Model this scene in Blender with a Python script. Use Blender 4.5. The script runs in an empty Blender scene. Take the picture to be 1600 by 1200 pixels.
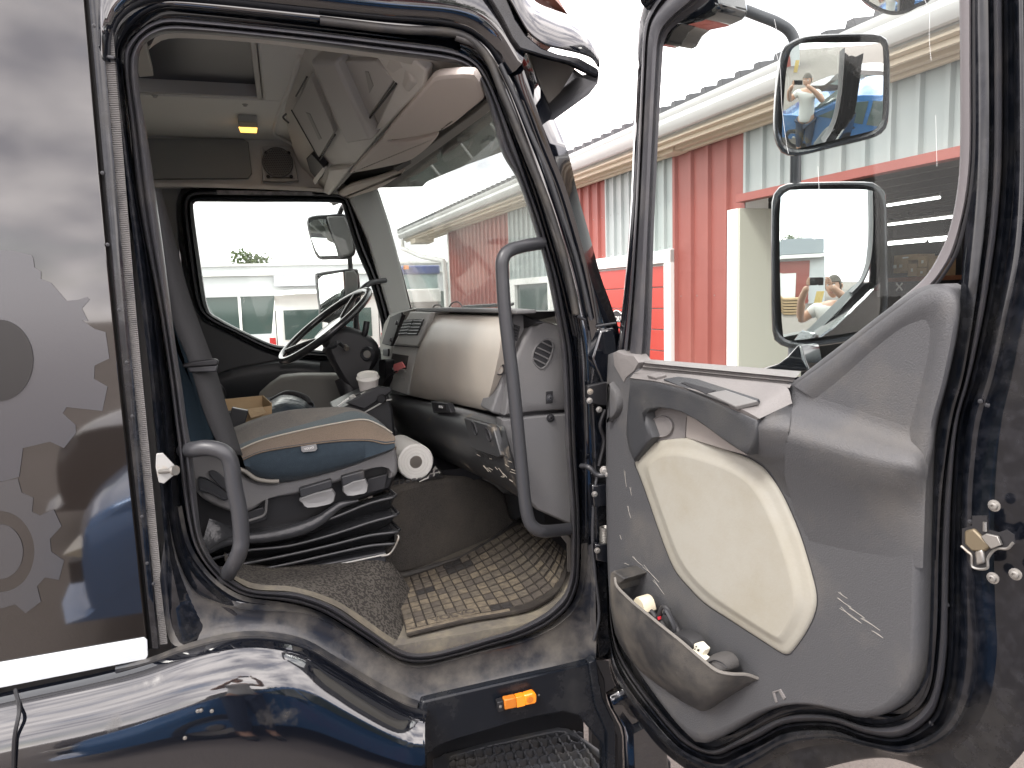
import bpy, bmesh, math, random
from mathutils import Vector, Matrix, Euler
random.seed(7)
R_=math.radians
scene=bpy.context.scene
C=bpy.data.collections.new('scene'); scene.collection.children.link(C)
# ------------------------------------------------------------------ camera
CAM=Vector((0,-1.75,1.8)); HEAD=R_(72.7); PIT=R_(6.9); ROLL=R_(1.8); FPX=1120.0
FW=Vector((math.cos(HEAD)*math.cos(PIT),math.sin(HEAD)*math.cos(PIT),-math.sin(PIT)))
_r0=Vector((math.sin(HEAD),-math.cos(HEAD),0)); _u0=_r0.cross(FW)
RT=_r0*math.cos(ROLL)-_u0*math.sin(ROLL); UP=_u0*math.cos(ROLL)+_r0*math.sin(ROLL)
cam=bpy.data.cameras.new('camera'); co=bpy.data.objects.new('camera',cam); C.objects.link(co)
cam.sensor_width=36; cam.lens=36*FPX/1600; cam.clip_start=0.02; cam.clip_end=2000
M=Matrix((RT,UP,-FW)).transposed().to_4x4(); M.translation=CAM; co.matrix_world=M
scene.camera=co
# ------------------------------------------------------------------ sky, sun, exposure
SUN_EL=R_(50); SUN_AZ=R_(212)      # heading of the sun seen from the truck (x axis = 0, counter-clockwise)
w=bpy.data.worlds.new('World'); scene.world=w; w.use_nodes=True
nt=w.node_tree; nt.nodes.clear()
def N(nt,t,**k):
    n=nt.nodes.new(t)
    for a,b in k.items():
        if a in n.inputs: n.inputs[a].default_value=b
        else: setattr(n,a,b)
    return n
out=N(nt,'ShaderNodeOutputWorld'); bg=N(nt,'ShaderNodeBackground'); bg.inputs['Strength'].default_value=0.14
sky=N(nt,'ShaderNodeTexSky'); sky.sky_type='NISHITA'; sky.sun_disc=False; sky.sun_elevation=SUN_EL; sky.sun_rotation=R_(90)-SUN_AZ
tc=N(nt,'ShaderNodeTexCoord'); mp=N(nt,'ShaderNodeMapping'); mp.inputs['Scale'].default_value=(1.0,1.0,2.2)
ns=N(nt,'ShaderNodeTexNoise'); ns.inputs['Scale'].default_value=2.6; ns.inputs['Detail'].default_value=7; ns.inputs['Roughness'].default_value=.55
cr=N(nt,'ShaderNodeValToRGB'); cr.color_ramp.elements[0].position=.20; cr.color_ramp.elements[1].position=.43
ns2=N(nt,'ShaderNodeTexNoise'); ns2.inputs['Scale'].default_value=3.4; ns2.inputs['Detail'].default_value=6
cr2=N(nt,'ShaderNodeValToRGB'); cr2.color_ramp.elements[0].position=.36; cr2.color_ramp.elements[1].position=.62
cr2.color_ramp.elements[0].color=(5.6,5.4,5.9,1); cr2.color_ramp.elements[1].color=(15.5,14.4,14.0,1)
mx=N(nt,'ShaderNodeMix'); mx.data_type='RGBA'
L=nt.links.new
L(tc.outputs['Generated'],mp.inputs['Vector']); L(mp.outputs[0],ns.inputs['Vector']); L(mp.outputs[0],ns2.inputs['Vector'])
L(ns.outputs['Fac'],cr.inputs[0]); L(ns2.outputs['Fac'],cr2.inputs[0])
L(cr.outputs[0],mx.inputs['Factor']); L(sky.outputs[0],mx.inputs['A']); L(cr2.outputs[0],mx.inputs['B'])
L(mx.outputs['Result'],bg.inputs['Color']); L(bg.outputs[0],out.inputs['Surface'])
sl=bpy.data.lights.new('sun','SUN'); sl.energy=1.1; sl.angle=R_(14); sl.color=(1,.96,.9)
so=bpy.data.objects.new('sun',sl); C.objects.link(so)
sd=Vector((math.cos(SUN_AZ)*math.cos(SUN_EL),math.sin(SUN_AZ)*math.cos(SUN_EL),math.sin(SUN_EL)))
so.rotation_euler=sd.to_track_quat('Z','Y').to_euler()
vs=scene.view_settings; vs.view_transform='Standard'; vs.look='None'; vs.exposure=1.4; vs.gamma=1; vs.use_curve_mapping=False
scene.render.engine='CYCLES'; scene.cycles.max_bounces=10; scene.cycles.transparent_max_bounces=16
scene.cycles.diffuse_bounces=5; scene.cycles.glossy_bounces=5
# ------------------------------------------------------------------ tracing helpers: points on real planes of the place
class Pl:
    def __init__(s,p,n):
        s.p=Vector(p); s.n=Vector(n).normalized()
        if (CAM-s.p).dot(s.n)<0: s.n=-s.n
def PX(v): return Pl((v,0,0),(1,0,0))
def PY(v): return Pl((0,v,0),(0,1,0))
def PZ(v): return Pl((0,0,v),(0,0,1))
def P3(a,b,c):
    a,b,c=Vector(a),Vector(b),Vector(c); return Pl(a,(b-a).cross(c-a))
def ray(px,py): return FW+RT*((px-800)/FPX)-UP*((py-600)/FPX)
def at(px,py,pl,off=0.0):
    d=ray(px,py); return CAM+d*((pl.p-CAM).dot(pl.n)/d.dot(pl.n))+pl.n*off
# door plane: hinge at (0.80, 0), swung open
DA=R_(-78); DU=Vector((math.cos(DA),math.sin(DA),0)); DN=Vector((math.sin(DA),-math.cos(DA),0))
DH=Vector((.80,0,0)); DOOR=Pl(DH,DN)
def dpl(off): return Pl(DH+DN*off,DN)
# ------------------------------------------------------------------ materials
MATS={}
def mat(name,col,rough=.5,metal=0,bump=None,mottle=None,coat=0,ior=1.5,dirt=None,emit=None,sheen=0,streak=None):
    m=bpy.data.materials.new(name); m.use_nodes=True; t=m.node_tree; b=t.nodes['Principled BSDF']
    b.inputs['Base Color'].default_value=(*col,1); b.inputs['Roughness'].default_value=rough; b.inputs['Metallic'].default_value=metal
    b.inputs['IOR'].default_value=ior
    if coat: b.inputs['Coat Weight'].default_value=coat; b.inputs['Coat Roughness'].default_value=.03
    if sheen: b.inputs['Sheen Weight'].default_value=sheen
    if emit: b.inputs['Emission Color'].default_value=(*emit[0],1); b.inputs['Emission Strength'].default_value=emit[1]
    g=N(t,'ShaderNodeNewGeometry'); cur=None
    def mixc(fac,a,bc):
        x=N(t,'ShaderNodeMix'); x.data_type='RGBA'; t.links.new(fac,x.inputs['Factor'])
        if a is None: x.inputs['A'].default_value=(*col,1)
        else: t.links.new(a,x.inputs['A'])
        x.inputs['B'].default_value=(*bc,1); return x.outputs['Result']
    def noise(scale,det=4,vec=None,ro=.55):
        n=N(t,'ShaderNodeTexNoise'); n.inputs['Scale'].default_value=scale; n.inputs['Detail'].default_value=det; n.inputs['Roughness'].default_value=ro
        t.links.new(vec or g.outputs['Position'],n.inputs['Vector']); return n.outputs['Fac']
    def ramp(o,a,bb):
        r=N(t,'ShaderNodeMapRange'); r.inputs['From Min'].default_value=a; r.inputs['From Max'].default_value=bb; t.links.new(o,r.inputs['Value']); return r.outputs[0]
    if mottle:   # (scale, other colour, lo, hi)
        cur=mixc(ramp(noise(mottle[0]),mottle[2],mottle[3]),cur,mottle[1])
    if streak:   # (scale vector, colour, lo, hi)
        mpn=N(t,'ShaderNodeMapping'); mpn.inputs['Scale'].default_value=streak[0]; t.links.new(g.outputs['Position'],mpn.inputs['Vector'])
        cur=mixc(ramp(noise(1,5,mpn.outputs[0],.7),streak[2],streak[3]),cur,streak[1])
    if dirt:     # (scale, colour, lo, hi[, rough])
        f=ramp(noise(dirt[0],8,None,.65),dirt[2],dirt[3]); cur=mixc(f,cur,dirt[1])
        rm=N(t,'ShaderNodeMapRange'); rm.inputs['To Min'].default_value=rough; rm.inputs['To Max'].default_value=dirt[4] if len(dirt)>4 else .85
        t.links.new(f,rm.inputs['Value']); t.links.new(rm.outputs[0],b.inputs['Roughness'])
        if coat:
            cm=N(t,'ShaderNodeMapRange'); cm.inputs['To Min'].default_value=coat; cm.inputs['To Max'].default_value=0
            t.links.new(f,cm.inputs['Value']); t.links.new(cm.outputs[0],b.inputs['Coat Weight'])
    if cur: t.links.new(cur,b.inputs['Base Color'])
    if bump:     # (scale, strength, distance)
        bn=N(t,'ShaderNodeBump'); bn.inputs['Strength'].default_value=bump[1]; bn.inputs['Distance'].default_value=bump[2]
        t.links.new(noise(bump[0],3),bn.inputs['Height']); t.links.new(bn.outputs[0],b.inputs['Normal'])
    MATS[name]=m; return m
def glass_mat(name,tint,dirt,gl=.06,rough=0.0,dcol=(.75,.78,.76)):
    m=bpy.data.materials.new(name); m.use_nodes=True; t=m.node_tree; t.nodes.clear()
    o=N(t,'ShaderNodeOutputMaterial'); tr=N(t,'ShaderNodeBsdfTransparent'); tr.inputs[0].default_value=(*tint,1)
    gs=N(t,'ShaderNodeBsdfGlossy'); gs.inputs['Roughness'].default_value=rough; gs.inputs['Color'].default_value=(1,1,1,1)
    df=N(t,'ShaderNodeBsdfDiffuse'); df.inputs[0].default_value=(*dcol,1)
    fr0=N(t,'ShaderNodeLayerWeight'); fr0.inputs['Blend'].default_value=.5; frp=N(t,'ShaderNodeMath'); frp.operation='POWER'; frp.inputs[1].default_value=4.0; fr=N(t,'ShaderNodeMapRange'); fr.inputs['To Min'].default_value=.008; fr.inputs['To Max'].default_value=.5; t.links.new(fr0.outputs['Facing'],frp.inputs[0]); t.links.new(frp.outputs[0],fr.inputs['Value'])
    m1=N(t,'ShaderNodeMixShader'); m2=N(t,'ShaderNodeMixShader')
    g=N(t,'ShaderNodeNewGeometry'); n=N(t,'ShaderNodeTexNoise'); n.inputs['Scale'].default_value=4; n.inputs['Detail'].default_value=8
    r=N(t,'ShaderNodeMapRange'); r.inputs['From Min'].default_value=.3; r.inputs['From Max'].default_value=.75; r.inputs['To Min'].default_value=dirt*.5; r.inputs['To Max'].default_value=dirt*1.5
    t.links.new(g.outputs['Position'],n.inputs['Vector']); t.links.new(n.outputs['Fac'],r.inputs['Value'])
    t.links.new(fr.outputs[0],m1.inputs[0]); t.links.new(tr.outputs[0],m1.inputs[1]); t.links.new(gs.outputs[0],m1.inputs[2])
    t.links.new(r.outputs[0],m2.inputs[0]); t.links.new(m1.outputs[0],m2.inputs[1]); t.links.new(df.outputs[0],m2.inputs[2])
    t.links.new(m2.outputs[0],o.inputs[0]); MATS[name]=m; return m
DUST=(.30,.25,.18)
PAINT=mat('black_paint',(.004,.005,.008),.06,coat=1,ior=1.75,dirt=(5.5,(.10,.09,.075),.6,.85,.7),bump=(2.2,.05,.02))
PAINTD=mat('dirty_black_paint',(.0035,.0045,.007),.14,coat=.35,ior=1.4,dirt=(6.5,(.04,.038,.035),.48,.9,.6),mottle=(50,(.014,.015,.019),.45,.7),bump=(9,.06,.01))
PAINTV=mat('very_dirty_sill_paint',(.014,.016,.022),.3,coat=.3,dirt=(6.5,(.12,.11,.095),.41,.70,.7),bump=(90,.12,.004))
PANELM=mat('gloss_panel_paint',(.012,.010,.009),.035,ior=1.95,bump=(1.2,.02,.02))
VINYL=mat('grey_vinyl',(.040,.040,.046),.2,ior=1.75,bump=(260,.04,.002))
WHITEV=mat('white_vinyl',(.50,.53,.55),.35)
RUB=mat('seal_rubber',(.05,.05,.056),.38,mottle=(14,(.085,.08,.078),.5,.8),bump=(140,.1,.003))
RUBD=mat('dusty_rubber',(.03,.029,.029),.5,dirt=(9,(.085,.075,.062),.45,.8),bump=(120,.15,.003))
CORR=mat('ribbed_seal',(.13,.125,.12),.6,mottle=(30,(.07,.07,.07),.5,.7))
STEEL=mat('bare_steel',(.32,.31,.29),.42,metal=.8,dirt=(18,(.35,.25,.15),.55,.8))
BRACK=mat('painted_bracket',(.33,.33,.32),.45,dirt=(20,(.3,.22,.12),.55,.8))
PLD=mat('dark_plastic',(.022,.023,.026),.45,bump=(330,.22,.002),dirt=(5,(.1,.09,.075),.55,.95))
PLDD=mat('scuffed_dark_plastic',(.025,.026,.028),.42,bump=(330,.22,.002),dirt=(11,(.26,.22,.17),.57,.8))
PLG=mat('mid_grey_plastic',(.105,.105,.108),.5,bump=(420,.3,.0025),mottle=(3,(.125,.122,.12),.4,.7))
PLGL=mat('light_grey_plastic',(.40,.405,.385),.42,bump=(420,.2,.0025),mottle=(4,(.44,.43,.40),.4,.7))
TRIM=mat('door_trim_grey',(.064,.065,.069),.55,bump=(380,.45,.003),dirt=(4.5,(.13,.12,.105),.5,.95))
TRIMD=mat('door_armrest_grey',(.038,.040,.044),.5,bump=(380,.35,.003),dirt=(7,(.07,.068,.062),.5,.9))
TRIML=mat('belt_trim_light',(.17,.16,.155),.5,bump=(380,.35,.003),mottle=(5,(.14,.133,.13),.4,.7))
CREAM=mat('cream_vinyl',(.31,.30,.26),.6,bump=(150,.12,.003),dirt=(6,(.26,.24,.185),.40,.85))
POCKM=mat('dusty_pocket_plastic',(.030,.030,.031),.55,bump=(330,.3,.002),dirt=(7,(.12,.108,.09),.42,.78))
BEIGE=mat('beige_dash_panel',(.42,.385,.335),.36,bump=(300,.15,.002),mottle=(6,(.37,.345,.305),.4,.7))
HEADL=mat('headliner_cloth',(.78,.77,.73),.85,bump=(200,.25,.003))
HEADP=mat('overhead_plastic',(.62,.60,.56),.5,bump=(350,.2,.002),mottle=(5,(.58,.56,.52),.4,.7))
VISM=mat('visor_beige',(.60,.54,.49),.6,bump=(200,.15,.002))
LOCK=mat('locker_plastic',(.46,.445,.42),.5,bump=(350,.2,.002))
BLK=mat('matt_black',(.012,.012,.014),.5)
BLKG=mat('satin_black_bar',(.035,.036,.04),.38,bump=(300,.15,.002))
CARP=mat('carpet',(.075,.068,.06),.95,bump=(520,.8,.006),mottle=(260,(.045,.04,.037),.45,.6),dirt=(3.5,(.12,.105,.085),.45,.85))
CARPL=mat('worn_speckled_carpet',(.11,.10,.085),.95,bump=(300,1,.008),mottle=(135,(.035,.03,.027),.47,.53),dirt=(5,(.17,.15,.115),.58,.9))
SAND=mat('dusty_threshold',(.12,.108,.088),.85,dirt=(14,(.21,.185,.135),.45,.75),mottle=(22,(.10,.09,.08),.5,.62),bump=(80,.3,.004))
FABB=mat('brown_seat_cloth',(.125,.108,.088),.95,sheen=.1,bump=(420,.7,.003),mottle=(320,(.07,.065,.06),.45,.6),dirt=(5,(.19,.155,.115),.5,.85))
FABT=mat('teal_seat_cloth',(.055,.078,.085),.95,sheen=.1,bump=(420,.6,.003))
FABN=mat('navy_seat_cloth',(.011,.021,.031),.92,sheen=.1,bump=(420,.5,.003),mottle=(60,(.015,.027,.038),.4,.7))
FABTAN=mat('tan_seat_cloth',(.145,.11,.08),.95,sheen=.1,bump=(420,.7,.003),mottle=(350,(.12,.09,.065),.45,.6))
BELT=mat('belt_webbing',(.028,.028,.03),.7,bump=(700,.5,.002))
MIRR=mat('mirror_glass',(.86,.88,.88),.0,metal=1)
WGLASS=glass_mat('windscreen_glass',(.88,.92,.90),.20)  # dirt film strengthened to paint a pale haze over the view
DGLASS=glass_mat('door_glass',(.93,.96,.95),.005)
FGLASS=glass_mat('far_glass',(.90,.94,.92),.012)
ORANGE=mat('orange_lens',(.85,.24,.01),.15,coat=1,emit=((1,.3,.01),.12))
ORANGED=mat('dark_orange_lens',(.55,.17,.02),.25)
WHITE=mat('white_paint',(.78,.78,.76),.45)
REDM=mat('red_sheet',(.24,.055,.042),.5,mottle=(1.2,(.28,.075,.058),.4,.7),streak=((1,1,.15),(.33,.12,.095),.60,.8))
REDB=mat('bright_red_door',(.42,.035,.022),.4)
GREYS=mat('pale_sheet',(.30,.34,.335),.45,mottle=(1.5,(.34,.37,.36),.4,.7),streak=((2,2,.2),(.26,.29,.285),.6,.8))
SOFF=mat('soffit',(.62,.54,.42),.6)
ROOFM=mat('roof_sheet',(.045,.045,.05),.5)
ASPH=mat('asphalt',(.19,.165,.15),.92,bump=(70,.7,.02),mottle=(90,(.21,.18,.16),.5,.64),dirt=(.7,(.16,.14,.12),.45,.7))
CARD=mat('cardboard',(.42,.30,.17),.85,bump=(60,.1,.003),mottle=(9,(.36,.25,.14),.4,.7))
PAPER=mat('white_paper',(.78,.77,.72),.8,bump=(160,.3,.004))
# ------------------------------------------------------------------ object helpers
def link(name,me,m,parent=None,smooth=True,ang=35):
    o=bpy.data.objects.new(name,me); C.objects.link(o)
    if isinstance(m,(list,tuple)):
        for x in m: me.materials.append(x)
    elif m: me.materials.append(m)
    if smooth:
        me.shade_smooth()
        if ang: me.set_sharp_from_angle(angle=R_(ang))
    if parent is not None:
        o.parent=parent
        if parent.type=='EMPTY' and parent.parent is None:
            o.location=-parent.location
    return o
def mk(name,v,f,m,parent=None,smooth=True,ang=35,mi=None):
    me=bpy.data.meshes.new(name); me.from_pydata([tuple(a) for a in v],[],f)
    if mi: me.polygons.foreach_set('material_index',mi)
    bm=bmesh.new(); bm.from_mesh(me); bmesh.ops.remove_doubles(bm,verts=bm.verts,dist=1e-5); bmesh.ops.recalc_face_normals(bm,faces=bm.faces); bm.to_mesh(me); bm.free()
    me.update(); return link(name,me,m,parent,smooth,ang)
def tag(o,label,cat,group=None):
    o['label']=label; o['category']=cat
    if group: o['group']=group
    return o
def empty(name,loc,label,cat,group=None):
    o=bpy.data.objects.new(name,None); C.objects.link(o); o.location=loc; o.empty_display_size=.1; return tag(o,label,cat,group)
def struct(o): o['kind']='structure'; return o
def stuff(o): o['kind']='stuff'; return o
def bevel(o,w,seg=2):
    b=o.modifiers.new('b','BEVEL'); b.width=w; b.segments=seg; b.limit_method='ANGLE'; b.angle_limit=R_(40); return o
def solid(o,t,off=-1):
    s=o.modifiers.new('s','SOLIDIFY'); s.thickness=t; s.offset=off; return o
def cr1(p0,p1,p2,p3,t):
    return (p1*2+(p2-p0)*t+(p0*2-p1*5+p2*4-p3)*t*t+(p1*3-p0-p2*3+p3)*t*t*t)*.5
def smooth_pts(P,closed=False,k=6):
    P=[Vector(p) for p in P]; n=len(P); o=[]
    if closed:
        for i in range(n):
            for j in range(k): o.append(cr1(P[i-1],P[i],P[(i+1)%n],P[(i+2)%n],j/k))
        return o
    for i in range(n-1):
        a=P[i-1] if i>0 else P[i]*2-P[i+1]; d=P[i+2] if i+2<n else P[i+1]*2-P[i]
        for j in range(k): o.append(cr1(a,P[i],P[i+1],d,j/k))
    o.append(P[-1]); return o
def resample(P,n,closed=False):
    P=[Vector(p) for p in P]; Q=P+[P[0]] if closed else P
    L=[0]
    for i in range(len(Q)-1): L.append(L[-1]+(Q[i+1]-Q[i]).length)
    o=[]; T=L[-1]; k=0; cnt=n if closed else n-1
    for i in range(n):
        s=T*i/cnt
        while k<len(Q)-2 and L[k+1]<s: k+=1
        d=L[k+1]-L[k]; o.append(Q[k].lerp(Q[k+1],0 if d==0 else min(1,(s-L[k])/d)))
    return o
def loft(name,curves,m,parent=None,n=None,closed=False,mi=None,capends=False,ang=35):
    """sheet through 3-D curves (same count after resampling)"""
    if n: curves=[resample(c,n,closed) for c in curves]
    n=len(curves[0]); v=[p for c in curves for p in c]; f=[]; ml=[]
    for r in range(len(curves)-1):
        for i in range(n if closed else n-1):
            j=(i+1)%n; f.append((r*n+i,r*n+j,(r+1)*n+j,(r+1)*n+i)); ml.append(mi[r] if mi else 0)
    if capends: 
        f.append(tuple(range(n))); ml.append(ml[0]); b=(len(curves)-1)*n; f.append(tuple(range(b+n-1,b-1,-1))); ml.append(ml[-1])
    me=bpy.data.meshes.new(name); me.from_pydata([tuple(a) for a in v],[],f); me.polygons.foreach_set('material_index',ml)
    bm=bmesh.new(); bm.from_mesh(me); bmesh.ops.recalc_face_normals(bm,faces=bm.faces); bm.to_mesh(me); bm.free()
    return link(name,me,m,parent,True,ang)
def area2(P): return sum(P[i].x*P[(i+1)%len(P)].y-P[(i+1)%len(P)].x*P[i].y for i in range(len(P)))*.5
def inset1(P,d):
    n=len(P); s=1 if area2(P)>0 else -1; o=[]
    for i in range(n):
        a,b,c=P[i-1],P[i],P[(i+1)%n]; e1=(b-a); e2=(c-b)
        if e1.length<1e-6 or e2.length<1e-6: o.append(b.copy()); continue
        e1.normalize(); e2.normalize(); t=(e1+e2)
        if t.length<1e-6: o.append(b.copy()); continue
        t.normalize(); nn=Vector((-t.y,t.x,0))*s; k=max(.5,nn.dot(Vector((-e1.y,e1.x,0))*s)); o.append(b+nn*(d/k))
    return o
def inset(P,d):
    """offset a closed 2-D outline inward by d (pixels of tracing), in small relaxed steps"""
    if abs(d)<=3: return inset1(P,d)
    n=len(P); m=int(math.ceil(abs(d)/1.5)); Q=[Vector((p.x,p.y,0)) for p in P]
    for _ in range(m):
        Q=inset1(Q,d/m)
        Q=[Q[i]*.6+(Q[i-1]+Q[(i+1)%n])*.2 for i in range(n)]
    return Q
def pad(name,outl,pl,m,rings,parent=None,sm=True,n=None,k=5,ang=40,cap=True):
    """rounded panel: outline traced on plane pl, rings = [(inset px, lift m), ...]; last one capped"""
    P=[Vector((p[0],p[1],0)) for p in outl]
    if sm: P=smooth_pts(P,True,k)
    if n: P=resample(P,n,True)
    rings=list(rings)
    if rings[-1][0]>5: P=resample(P,max(60,len(P)),True)
    if cap: rings.append((rings[-1][0]+1.2,rings[-1][1]))
    cur=[[at(q.x,q.y,pl)+pl.n*h for q in (inset(P,d) if d else P)] for d,h in rings]
    nn=len(P); v=[p for c in cur for p in c]; f=[]
    for r in range(len(cur)-1):
        for i in range(nn):
            j=(i+1)%nn; f.append((r*nn+i,r*nn+j,(r+1)*nn+j,(r+1)*nn+i))
    if cap: f.append(tuple(range((len(cur)-1)*nn,len(cur)*nn)))
    return mk(name,v,f,m,parent,True,ang)
def slab(name,outl,pl,depth,m,parent=None,bev=.003,sm=False,off=0,k=5):
    """solid plate: outline on plane pl, thickness away from the camera side"""
    P=[Vector((p[0],p[1],0)) for p in outl]
    if sm: P=smooth_pts(P,True,k)
    A=[at(q.x,q.y,pl)+pl.n*off for q in P]; B=[a-pl.n*depth for a in A]; n=len(A)
    f=[tuple(range(n)),tuple(range(2*n-1,n-1,-1))]+[(i,(i+1)%n,n+(i+1)%n,n+i) for i in range(n)]
    o=mk(name,A+B,f,m,parent,True,35)
    if bev: bevel(o,bev)
    return o
def slabw(name,pts,ext,m,parent=None,bev=.003):
    """solid from 3-D outline and extrusion vector"""
    A=[Vector(p) for p in pts]; B=[a+Vector(ext) for a in A]; n=len(A)
    f=[tuple(range(n)),tuple(range(2*n-1,n-1,-1))]+[(i,(i+1)%n,n+(i+1)%n,n+i) for i in range(n)]
    o=mk(name,A+B,f,m,parent,True,35)
    if bev: bevel(o,bev)
    return o
def tube(name,pts,r,m,parent=None,seg=12,k=6,sm=True,flat=1.0,closed=False):
    P=smooth_pts(pts,closed,k) if sm else [Vector(p) for p in pts]
    n=len(P); v=[]; f=[]; rr=r if callable(r) else (lambda t:r)
    prev=None
    for i,p in enumerate(P):
        a=P[(i-1)%n] if closed or i>0 else p; b=P[(i+1)%n] if closed or i<n-1 else p
        t=(b-a).normalized()
        if prev is None:
            s=Vector((0,0,1)) if abs(t.z)<.9 else Vector((1,0,0)); u=t.cross(s).normalized()
        else: u=(prev-t*prev.dot(t)).normalized()
        prev=u; w_=t.cross(u); q=rr(i/max(1,n-1))
        for j in range(seg):
            a_=2*math.pi*j/seg; v.append(p+u*math.cos(a_)*q+w_*math.sin(a_)*q*flat)
    for i in range(n if closed else n-1):
        i2=(i+1)%n
        for j in range(seg): j2=(j+1)%seg; f.append((i*seg+j,i*seg+j2,i2*seg+j2,i2*seg+j))
    if not closed: f.append(tuple(range(seg))); f.append(tuple(range((n-1)*seg,n*seg)))
    return mk(name,v,f,m,parent,True,50)
def box(name,c,s,m,parent=None,rz=0,bev=.004,rot=None):
    v=[Vector((x*s[0]/2,y*s[1]/2,z*s[2]/2)) for x in (-1,1) for y in (-1,1) for z in (-1,1)]
    Rm=rot if rot else Matrix.Rotation(rz,3,'Z')
    v=[Rm@a+Vector(c) for a in v]
    f=[(0,1,3,2),(4,6,7,5),(0,4,5,1),(2,3,7,6),(0,2,6,4),(1,5,7,3)]
    o=mk(name,v,f,m,parent,True,35)
    if bev: bevel(o,bev)
    return o
def cyl(name,a,b,r1,r2,m,parent=None,seg=20,prof=None):
    a,b=Vector(a),Vector(b); t=(b-a); L_=t.length; t.normalize()
    s=Vector((0,0,1)) if abs(t.z)<.9 else Vector((1,0,0)); u=t.cross(s).normalized(); w_=t.cross(u)
    prof=prof or [(0,r1),(1,r2)]; v=[]; f=[]
    for h,r in prof:
        for j in range(seg):
            q=2*math.pi*j/seg; v.append(a+t*(L_*h)+(u*math.cos(q)+w_*math.sin(q))*r)
    for i in range(len(prof)-1):
        for j in range(seg): j2=(j+1)%seg; f.append((i*seg+j,i*seg+j2,(i+1)*seg+j2,(i+1)*seg+j))
    f.append(tuple(range(seg))); f.append(tuple(range((len(prof)-1)*seg,len(prof)*seg)))
    return mk(name,v,f,m,parent,True,40)
def bolt(name,p,n,r,m,parent):
    p=Vector(p); n=Vector(n).normalized()
    return cyl(name,p,p+n*r*1.1,r,r,m,parent,seg=14,prof=[(0,r*1.5),(.25,r*1.5),(.3,r),(.9,r*.95),(1,r*.7),(1,r*.45),(.55,r*.4)])
def text(name,s,origin,xd,yd,size,m,parent,depth=.0006,align='CENTER'):
    cu=bpy.data.curves.new(name,'FONT'); cu.body=s; cu.size=size; cu.extrude=depth; cu.align_x=align; cu.align_y='CENTER'
    tmp=bpy.data.objects.new('t',cu); C.objects.link(tmp); bpy.context.view_layer.update()
    me=bpy.data.meshes.new_from_object(tmp); bpy.data.objects.remove(tmp)
    xd=Vector(xd).normalized(); yd=Vector(yd); yd=(yd-xd*yd.dot(xd)).normalized(); zd=xd.cross(yd)
    Mx=Matrix((xd,yd,zd)).transposed().to_4x4(); Mx.translation=Vector(origin); me.transform(Mx); me.name=name
    me.materials.clear(); return link(name,me,m,parent,False)
def dup(o,parent=None,loc=None,rot=None,label=None):
    c=o.copy(); C.objects.link(c); c.parent=parent if parent is not None else None
    if loc is not None: c.location=loc
    if rot is not None: c.rotation_euler=rot
    if label: c['label']=label
    for ch in list(o.children): 
        dup(ch,c)
    return c
def px(seq): return [tuple(a) for a in seq]
# ================================================================== GROUND
g=mk('ground',[(-120,-120,0),(120,-120,0),(120,120,0),(-120,120,0)],[(0,1,2,3)],ASPH,smooth=False); struct(g)
# ================================================================== RED AND GREY SHED in front of the lorry
WA=R_(93.8); WD=Vector((math.cos(WA),math.sin(WA),0)); WN=Vector((-math.sin(WA),math.cos(WA),0)); W0=Vector((4.6,5,0))
WALL=Pl(W0,WN)
def wp(s,z,off=0): return W0+WD*s+WALL.n*off+Vector((0,0,z))
def ws(x,y): 
    q=at(x,y,WALL)-W0; return q.dot(WD),q.z
shed=empty('storage_shed',wp(0,0),'long red and pale grey ribbed shed with a white gutter facing the lorry','building')
EAVE=3.48
def sheet(s0,s1,z0,z1,m,off=0.0):
    n=max(1,round(abs(s1-s0)/1.05)); 
    for k in range(n):
        a=s0+(s1-s0)*k/n; b=s0+(s1-s0)*(k+1)/n; P=[]; r=4; 
        for i in range(r):
            w_=(b-a)/r; x=a+w_*i
            for t,h in ((0,0),(.74,0),(.80,.035),(.93,.035),(.99,0)): P.append((x+w_*t,h))
            if k or i: pass
        P.append((b,0))
        lo=[wp(x,z0,off+h) for x,h in P]; hi=[wp(x,z1,off+h) for x,h in P]
        o=loft('cladding_sheet',[lo,hi],m,shed,ang=5); solid(o,.004); o.data.shade_flat()
        for x,h in P[1::5]:
            for zz in (z0+.06,(z0+z1)/2): 
                if n<4: bolt('sheet_screw',wp(x-.06,zz,off+.001),WALL.n,.007,STEEL,shed)
s1165,_=ws(1165,200); s1053,_=ws(1053,250); s948,_=ws(948,300); s895,_=ws(895,300); s797,_=ws(797,380); s703,_=ws(703,380)
sR=ws(1500,253)[0]-1.6
HD=ws(1425,258)[1]
DZ=ws(1000,408)[1]
sheet(sR-3,s1165,HD+.05,EAVE,GREYS); sheet(s1165,s1053,.02,EAVE,REDM); sheet(s1053,s948,DZ+.08,EAVE,GREYS)
sheet(s948,s895,DZ+.08,EAVE,REDM)
WZ=ws(830,436)[1]
sheet(s895,s797,WZ,EAVE,GREYS); sheet(s797,s703,.02,EAVE,REDM)
def wbox(name,s0,s1,z0,z1,o0,o1,m,parent=shed,bev=.004):
    P=[wp(s,z,o) for s in (s0,s1) for z in (z0,z1) for o in (o0,o1)]
    f=[(0,1,3,2),(4,6,7,5),(0,4,5,1),(2,3,7,6),(0,2,6,4),(1,5,7,3)]
    o=mk(name,P,f,m,parent); 
    if bev: bevel(o,bev)
    return o
# wall core behind the cladding
wbox('wall_core',s1165+.0,s703,0.0,EAVE,-.3,-.01,WHITE,bev=0)
wbox('wall_core',sR-3,s1165,HD+.05,EAVE,-.3,-.01,WHITE,bev=0)
wbox('end_wall',s703,s703+.12,0,EAVE,-6,.04,WHITE)
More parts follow.
